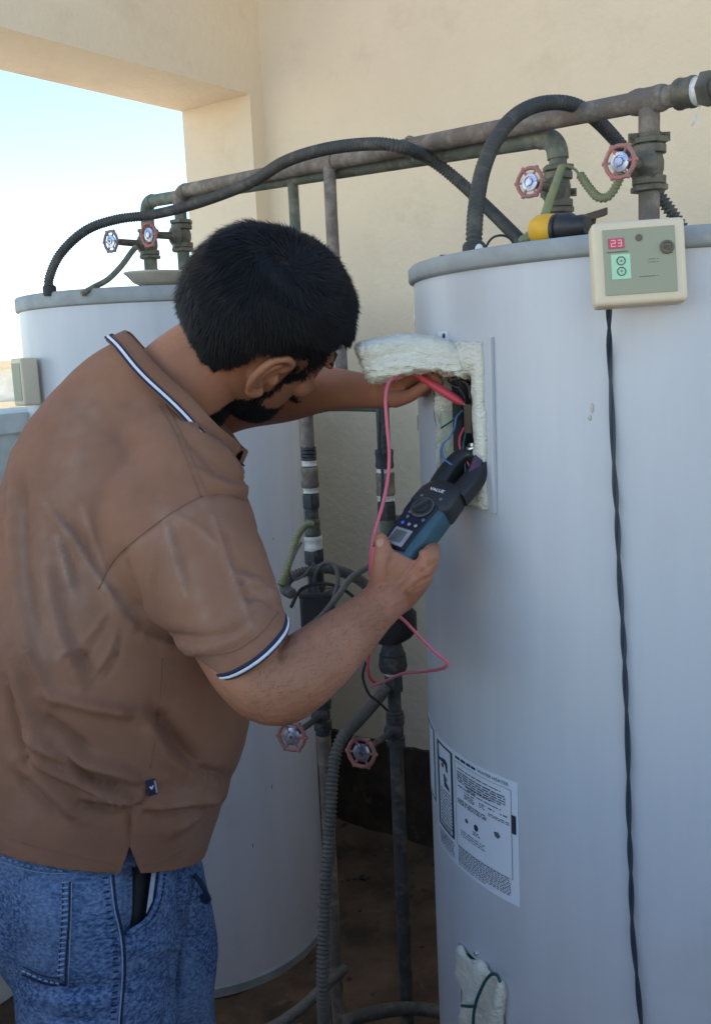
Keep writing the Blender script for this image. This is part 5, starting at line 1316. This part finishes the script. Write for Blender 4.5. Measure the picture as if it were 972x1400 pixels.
def seam(pts, r, m, name, lift=.0005, parent=jeans):
    pth = [onj(p.x, p.y, lift) for p in smooth_path([Vector((x, y, 0)) for x, y in pts], 8)]; pth = [p for p in pth if p]
    return put(name, tube(pth, r, 6), m, parent, True, 180)
def stitches(pts, r, step, frac, m, name='stitching', wob=0., lift=.0012, slant=None):
    pth, Lp = resample(smooth_path([Vector((x, y, 0)) for x, y in pts], 8), step); mb = MB()
    for a_, b_ in zip(pth, pth[1:]):
        if slant:
            o = Vector(slant); p, q = onj(a_.x, a_.y, lift), onj(a_.x+o.x, a_.y+o.y+random.uniform(-.6, .6), lift)
        else: p, q = onj(a_.x, a_.y, lift), onj(a_.x+(b_.x-a_.x)*frac, a_.y+(b_.y-a_.y)*frac, lift)
        if p and q and (p-q).length < .02: tube([p, q], r*random.uniform(.8, 1.2), 5, mb)
    s_ = put(name, mb, m, jeans); s_['kind'] = 'stuff'; return s_
# back pocket patch
def patch(poly, name, lift, m, n=16, parent=jeans):
    """cloth piece on the jeans inside a four sided outline (corners in photo coordinates: tl, tr, br, bl)"""
    tl_, tr_, br_, bl_ = [Vector((x, y, 0)) for x, y in poly]; v = []; f = []
    g = [[None]*(n+1) for _ in range(n+1)]
    for i in range(n+1):
        for j in range(n+1):
            p = tl_.lerp(tr_, i/n).lerp(bl_.lerp(br_, i/n), j/n); ed = min(i, n-i, j, n-j)
            q = onj(p.x, p.y, lift if ed else .0002)
            g[i][j] = len(v) if q else None
            if q: v.append(q)
    for i in range(n):
        for j in range(n):
            q = (g[i][j], g[i+1][j], g[i+1][j+1], g[i][j+1])
            if None not in q: f.append(q)
    return link(name, v, f, m, parent, True, 180)
patch([(6, 1192), (97, 1206), (91, 1346), (32, 1330)], 'back_pocket', .0022, M_denim)
seam([(97, 1206), (96, 1250), (93, 1300), (91, 1346)], .0011, M_dden, 'pocket_seam', .0028); seam([(88, 1206), (87, 1250), (84, 1300), (82, 1338)], .0009, M_dden, 'pocket_seam', .0028)
seam([(32, 1331), (60, 1342), (91, 1347)], .0011, M_dden, 'pocket_seam', .0026); seam([(34, 1320), (60, 1332), (84, 1336)], .0008, M_dden, 'pocket_seam', .0026)
stitches([(95, 1206), (94, 1250), (91, 1300), (88, 1338)], .0013, 7, .5, M_stitch, slant=(-8, 1, 0), lift=.003)
stitches([(34, 1326), (60, 1337), (86, 1342)], .0011, 7, .6, M_stitch, slant=(4.5, 1.5, 0), lift=.003)
seam([(99, 1206), (98, 1260), (95, 1345)], .0006, M_stitch, 'pocket_edge', .003)
seam([(5, 1168), (40, 1178), (90, 1188), (104, 1189)], .0008, M_stitch, 'waistband_seam', .001); seam([(5, 1178), (40, 1190), (70, 1194), (96, 1194)], .0008, M_stitch, 'waistband_seam', .001)
stitches([(6, 1172), (40, 1184), (90, 1191)], .0012, 8, .55, M_stitch, slant=(5, 1, 0), lift=.0012)
# side seam
seam([(151, 1196), (156, 1240), (163, 1270), (167, 1300), (167, 1340), (165, 1370), (160, 1430)], .0010, M_stitch, 'side_seam', .0012)
seam([(155, 1196), (160, 1240), (167, 1270), (171, 1300), (171, 1340), (168, 1370), (164, 1430)], .0014, M_dden, 'side_seam', .0006)
stitches([(148, 1200), (152, 1240), (159, 1275), (162, 1310), (162, 1345), (159, 1380), (157, 1420)], .0010, 9, .5, M_dden, slant=(-7, 1.5, 0), lift=.0006)
# pocket mouth: rolled edge, lining, black wallet, white sliver
pe = [onj(x, y, .0008) for x, y in [(p.x, p.y) for p in smooth_path([Vector((x, y, 0)) for x, y in ((222, 1182), (219, 1208), (215, 1230), (208, 1247), (199, 1259), (186, 1269), (173, 1277))], 6)]]
put('pocket_edge', tube([p for p in pe if p], .0032, 8), M_denim, jeans)
stitches([(224, 1195), (222, 1215), (217, 1236), (209, 1252), (196, 1266)], .0011, 5.5, .6, M_dden, lift=.0022)
def recess(x, y, dz): 
    p = onj(x, y, 0); return None if p is None else p+ray(x, y).normalized()*dz
v = []; f = []; g = {}
for i in range(13):
    for j in range(15):
        x, y = 150+i*6.2, 1178+j*7.4; p = recess(x, y, .006+.022*max(0, min(1, (x-160)/26))*max(0, min(1, (228-x)/10)))
        if p: g[i, j] = len(v); v.append(p)
for i in range(12):
    for j in range(14):
        q = [g.get(k) for k in ((i, j), (i+1, j), (i+1, j+1), (i, j+1))]
        if None not in q: f.append(q)
link('pocket_lining', v, f, M_denim, jeans, True, 180)
wq = [recess(x, y, dz) for x, y, dz in ((187, 1170, .012), (208, 1172, .018), (200, 1258, .022), (183, 1266, .014))]
if all(wq): 
    wn = (wq[1]-wq[0]).cross(wq[3]-wq[0]).normalized(); wn = wn if wn.dot(FWD) > 0 else -wn
    bx_ = MB().add(wq+[p+wn*.012 for p in wq], [(0, 1, 2, 3), (7, 6, 5, 4), (0, 4, 5, 1), (1, 5, 6, 2), (2, 6, 7, 3), (3, 7, 4, 0)])
    tag(put('wallet', bx_, M_black), 'black wallet sticking in the open side pocket of the jeans', 'wallet')
lq = [recess(x, y, dz) for x, y, dz in ((209, 1184, .006), (215, 1186, .005), (209, 1232, .006), (200, 1250, .008))]
if all(lq): link('white_lining', lq+[p+ray(205, 1220).normalized()*.002 for p in lq], [(0, 1, 2, 3), (7, 6, 5, 4), (0, 4, 5, 1), (1, 5, 6, 2), (2, 6, 7, 3), (3, 7, 4, 0)], mat('grey pocket cloth', (.36, .38, .40), .9), jeans, False)
# frayed belt loop on the far side
put('belt_loop', tube(pxpath([(266, 1196, 1.30), (274, 1206, 1.30), (281, 1219, 1.30), (286, 1230, 1.31), (280, 1232, 1.31), (275, 1224, 1.31)]), .0035, 8), M_dden, jeans)
# shoes
for a_, k_, an_ in (LG1, LG2):
    o = Vector((an_.x, an_.y, 0)); td = Vector((.8, .6, 0)); sdv = Vector((-.6, .8, 0)); rr = []
    for t_, w_, h_ in ((-.085, .025, .05), (-.07, .036, .085), (-.02, .04, .10), (.05, .043, .085), (.12, .048, .062), (.18, .042, .048), (.205, .022, .032)):
        rr.append([o+td*t_+sdv*(w_*math.cos(a))+UPV*max(.006, .5*h_+.006+.52*h_*math.sin(a)) for a in [2*math.pi*q/20 for q in range(20)]])
    put('shoe', loft(rr), M_blackr, man)
rehome(man, Vector((P(140, 1400, 1.27).x, P(140, 1400, 1.27).y, 0)))

# ------------------------------------------------------------------ clamp meter in his right hand, test leads
cm = thing('clamp_meter', 'black and teal clamp meter held up with its jaws round the wiring', 'meter')
mT, mB_ = P(612, 676, 1.205), P(549, 762, 1.165)       # body: jaw end, handle end (middle line of the front)
my = (mT-mB_).normalized(); nf = (-FWD-my*(-FWD).dot(my)).normalized(); nf = (nf*.72+(my.cross(nf) if my.cross(nf).dot(RT) < 0 else -my.cross(nf))*.69).normalized(); nf = (nf-my*nf.dot(my)).normalized()
mx_ = my.cross(nf); mx_ = mx_ if mx_.dot(RT) > 0 else -mx_
ML = (mT-mB_).length; MC = mB_+my*ML/2
def on_m(u, v, h=0): return mB_+my*(v*ML)+mx_*u+nf*h
def mring(v, w_, t_, du=0, dh=0): 
    out = []
    for a in [2*math.pi*q/24 for q in range(24)]:
        ca, sa = math.cos(a), math.sin(a); out.append(on_m(du+w_*math.copysign(abs(ca)**.5, ca), v, dh+t_*math.copysign(abs(sa)**.5, sa)))
    return out
put('grip', loft([mring(-.12, .015, .010), mring(-.08, .019, .0145), mring(.1, .0215, .017), mring(.4, .0225, .018), mring(.72, .0235, .018), mring(.86, .024, .017)]), M_teal, cm)
put('head', loft([mring(.66, .0265, .0175, -.003, .002), mring(.70, .0295, .019, -.003, .002), mring(.9, .0285, .019, -.002, .002), mring(1.02, .025, .017, -.001, .001), mring(1.08, .0215, .014)]), M_black, cm)
put('front_panel', loft([[on_m(-.0225+.0, .0, .0168+.002), on_m(.0105, .0, .0188), on_m(.0150, .68, .0208), on_m(-.0245, .68, .0200)], [on_m(-.0235, -.02, .012), on_m(.0125, -.02, .012), on_m(.017, .68, .014), on_m(-.0255, .68, .014)]]), M_navyp, cm, False)
put('trigger', box(on_m(-.032, .66, .0), mx_*.006, my*.010, nf*.007, None, .003), M_black, cm)
put('display', box(on_m(-.0055, .14, .0198), mx_*.0125, my*.0125, nf*.0012, None, .001), M_lcd, cm)
put('lcd_glass', box(on_m(-.0065, .14, .0212), mx_*.0085, my*.0085, nf*.0003, None, .0002), mat('dark lcd', (.10, .10, .10), .15), cm)
dl = put('dial', lathe([(.0145, 0), (.0142, .002), (.011, .003), (.0105, .006), (.0008, .0065)], on_m(-.0025, .60, .0195), nf, 28), M_black, cm)
put('dial_ring', torus(on_m(-.0025, .60, .0215), nf, .0142, .0007, 32, 6), M_hoseg, dl)
put('dial_grip', box(on_m(-.0025, .60, .027), (mx_*.5+my*.86)*.0098, (mx_*.86-my*.5)*.0025, nf*.003, None, .0015), M_blackr, dl)
for u, v, c in ((-.014, .335, mat('blue key', (.05, .12, .5), .4)), (-.004, .335, M_lcd), (.0055, .34, M_lcd), (-.013, .43, M_inkg), (.010, .44, M_inkg), (-.0145, .50, M_inkg), (.0125, .78, M_inkg), (-.015, .76, M_inkg)):
    put('key', lathe([(.0022, 0), (.0024, .0008), (.0018, .0014), (.0002, .0015)], on_m(u, v, .0198), nf, 12), c, cm)
cu = bpy.data.curves.new('tmp', 'FONT'); cu.body = 'VALUE'; cu.align_x = 'CENTER'; cu.size = .0062; cu.extrude = .0002
to = bpy.data.objects.new('tmp', cu); C.objects.link(to); dg = bpy.context.evaluated_depsgraph_get(); tm = bpy.data.meshes.new_from_object(to.evaluated_get(dg)); bpy.data.objects.remove(to)
lt = MB().add([on_m(q.co.x*1.15, .865, .0212+q.co.z)+my*(q.co.y) for q in tm.vertices], [tuple(p.vertices) for p in tm.polygons])
put('lettering', lt, M_trim, cm, False)['kind'] = 'stuff'
# jaws: two curved fingers closing on a ring
def jaw(s_, name):
    pts = [(s_*.016, 1.0), (s_*.0185, 1.16), (s_*.0190, 1.34), (s_*.0170, 1.50), (s_*.0115, 1.60), (s_*.002, 1.64)]; pth = smooth_path([on_m(u, v, .0) for u, v in pts], 5); rr = []
    for i, p in enumerate(pth):
        t_ = (pth[min(len(pth)-1, i+1)]-pth[max(0, i-1)]).normalized(); sx_ = nf.cross(t_); w2_ = .0125-.0025*i/len(pth)
        rr.append([p+sx_*(w2_*math.copysign(abs(math.cos(a))**.5, math.cos(a)))+nf*(.0125*math.copysign(abs(math.sin(a))**.5, math.sin(a))) for a in [2*math.pi*q/16 for q in range(16)]])
    return put(name, loft(rr), M_black, cm)
jaw(-1, 'jaw'); jaw(1, 'jaw')
rehome(cm, MC)
tag(put('warning_tag', box(P(650, 637, 1.2), (RT*.6+DN*.5).normalized()*.006, (DN*.8-RT*.3).normalized()*.011, FWD*.0015, None, .0006), mat('dark purple card', (.06, .03, .07), .6)), 'small dark purple card beside the meter jaws in the opening', 'card')
# red test probe between his fingers and the terminal, and the lead hanging down
tpb = thing('test_probe', 'thick red test probe held against the terminal in the upper opening', 'probe', 'test probes')
p0, p1 = P(566, 510, 1.262), P(630, 550, 1.243); pd = (p1-p0).normalized(); plen = (p1-p0).length
put('handle', lathe([(.003, 0), (.0042, .004), (.0045, plen*.35), (.0052, plen*.38), (.0058, plen*.45), (.0056, plen*.9), (.004, plen), (.0025, plen+.004)], p0, pd, 16), M_red, tpb)
put('tip', lathe([(.0014, 0), (.0012, .008), (.0003, .012)], p1+pd*.003, pd, 8), M_metal, tpb); rehome(tpb, p0)
tag(put('test_lead', tube(pxpath([(566, 510, 1.262), (556, 512, 1.25), (540, 516, 1.235), (531, 524, 1.225), (527, 545, 1.215), (529, 580, 1.21), (532, 620, 1.205), (530, 655, 1.20), (523, 690, 1.19), (515, 718, 1.18), (509, 745, 1.17), (506, 772, 1.175), (507, 795, 1.18)]), .0022, 8), M_pink), 'pink red test lead dropping from the probe past the riser to the hand', 'cable', 'test leads')
tag(put('test_lead', tube(pxpath([(600, 560, 1.23), (520, 580, 1.26), (519, 610, 1.24), (523, 650, 1.22), (521, 690, 1.2), (513, 725, 1.185), (508, 760, 1.18), (511, 800, 1.19)][1:]), .0019, 8), M_black), 'black test lead hanging beside the pink one above the hand', 'cable', 'test leads')
tag(put('test_lead', tube(pxpath([(512, 748, 1.165), (509, 772, 1.168), (514, 800, 1.175), (530, 830, 1.2), (552, 848, 1.2), (575, 872, 1.19), (600, 896, 1.18), (612, 906, 1.175), (604, 914, 1.19), (580, 918, 1.25), (550, 921, 1.35), (525, 932, 1.5), (508, 938, 1.6)]), .0022, 8), M_pink), 'pink test lead looping below the forearm in front of the right heater', 'cable', 'test leads')
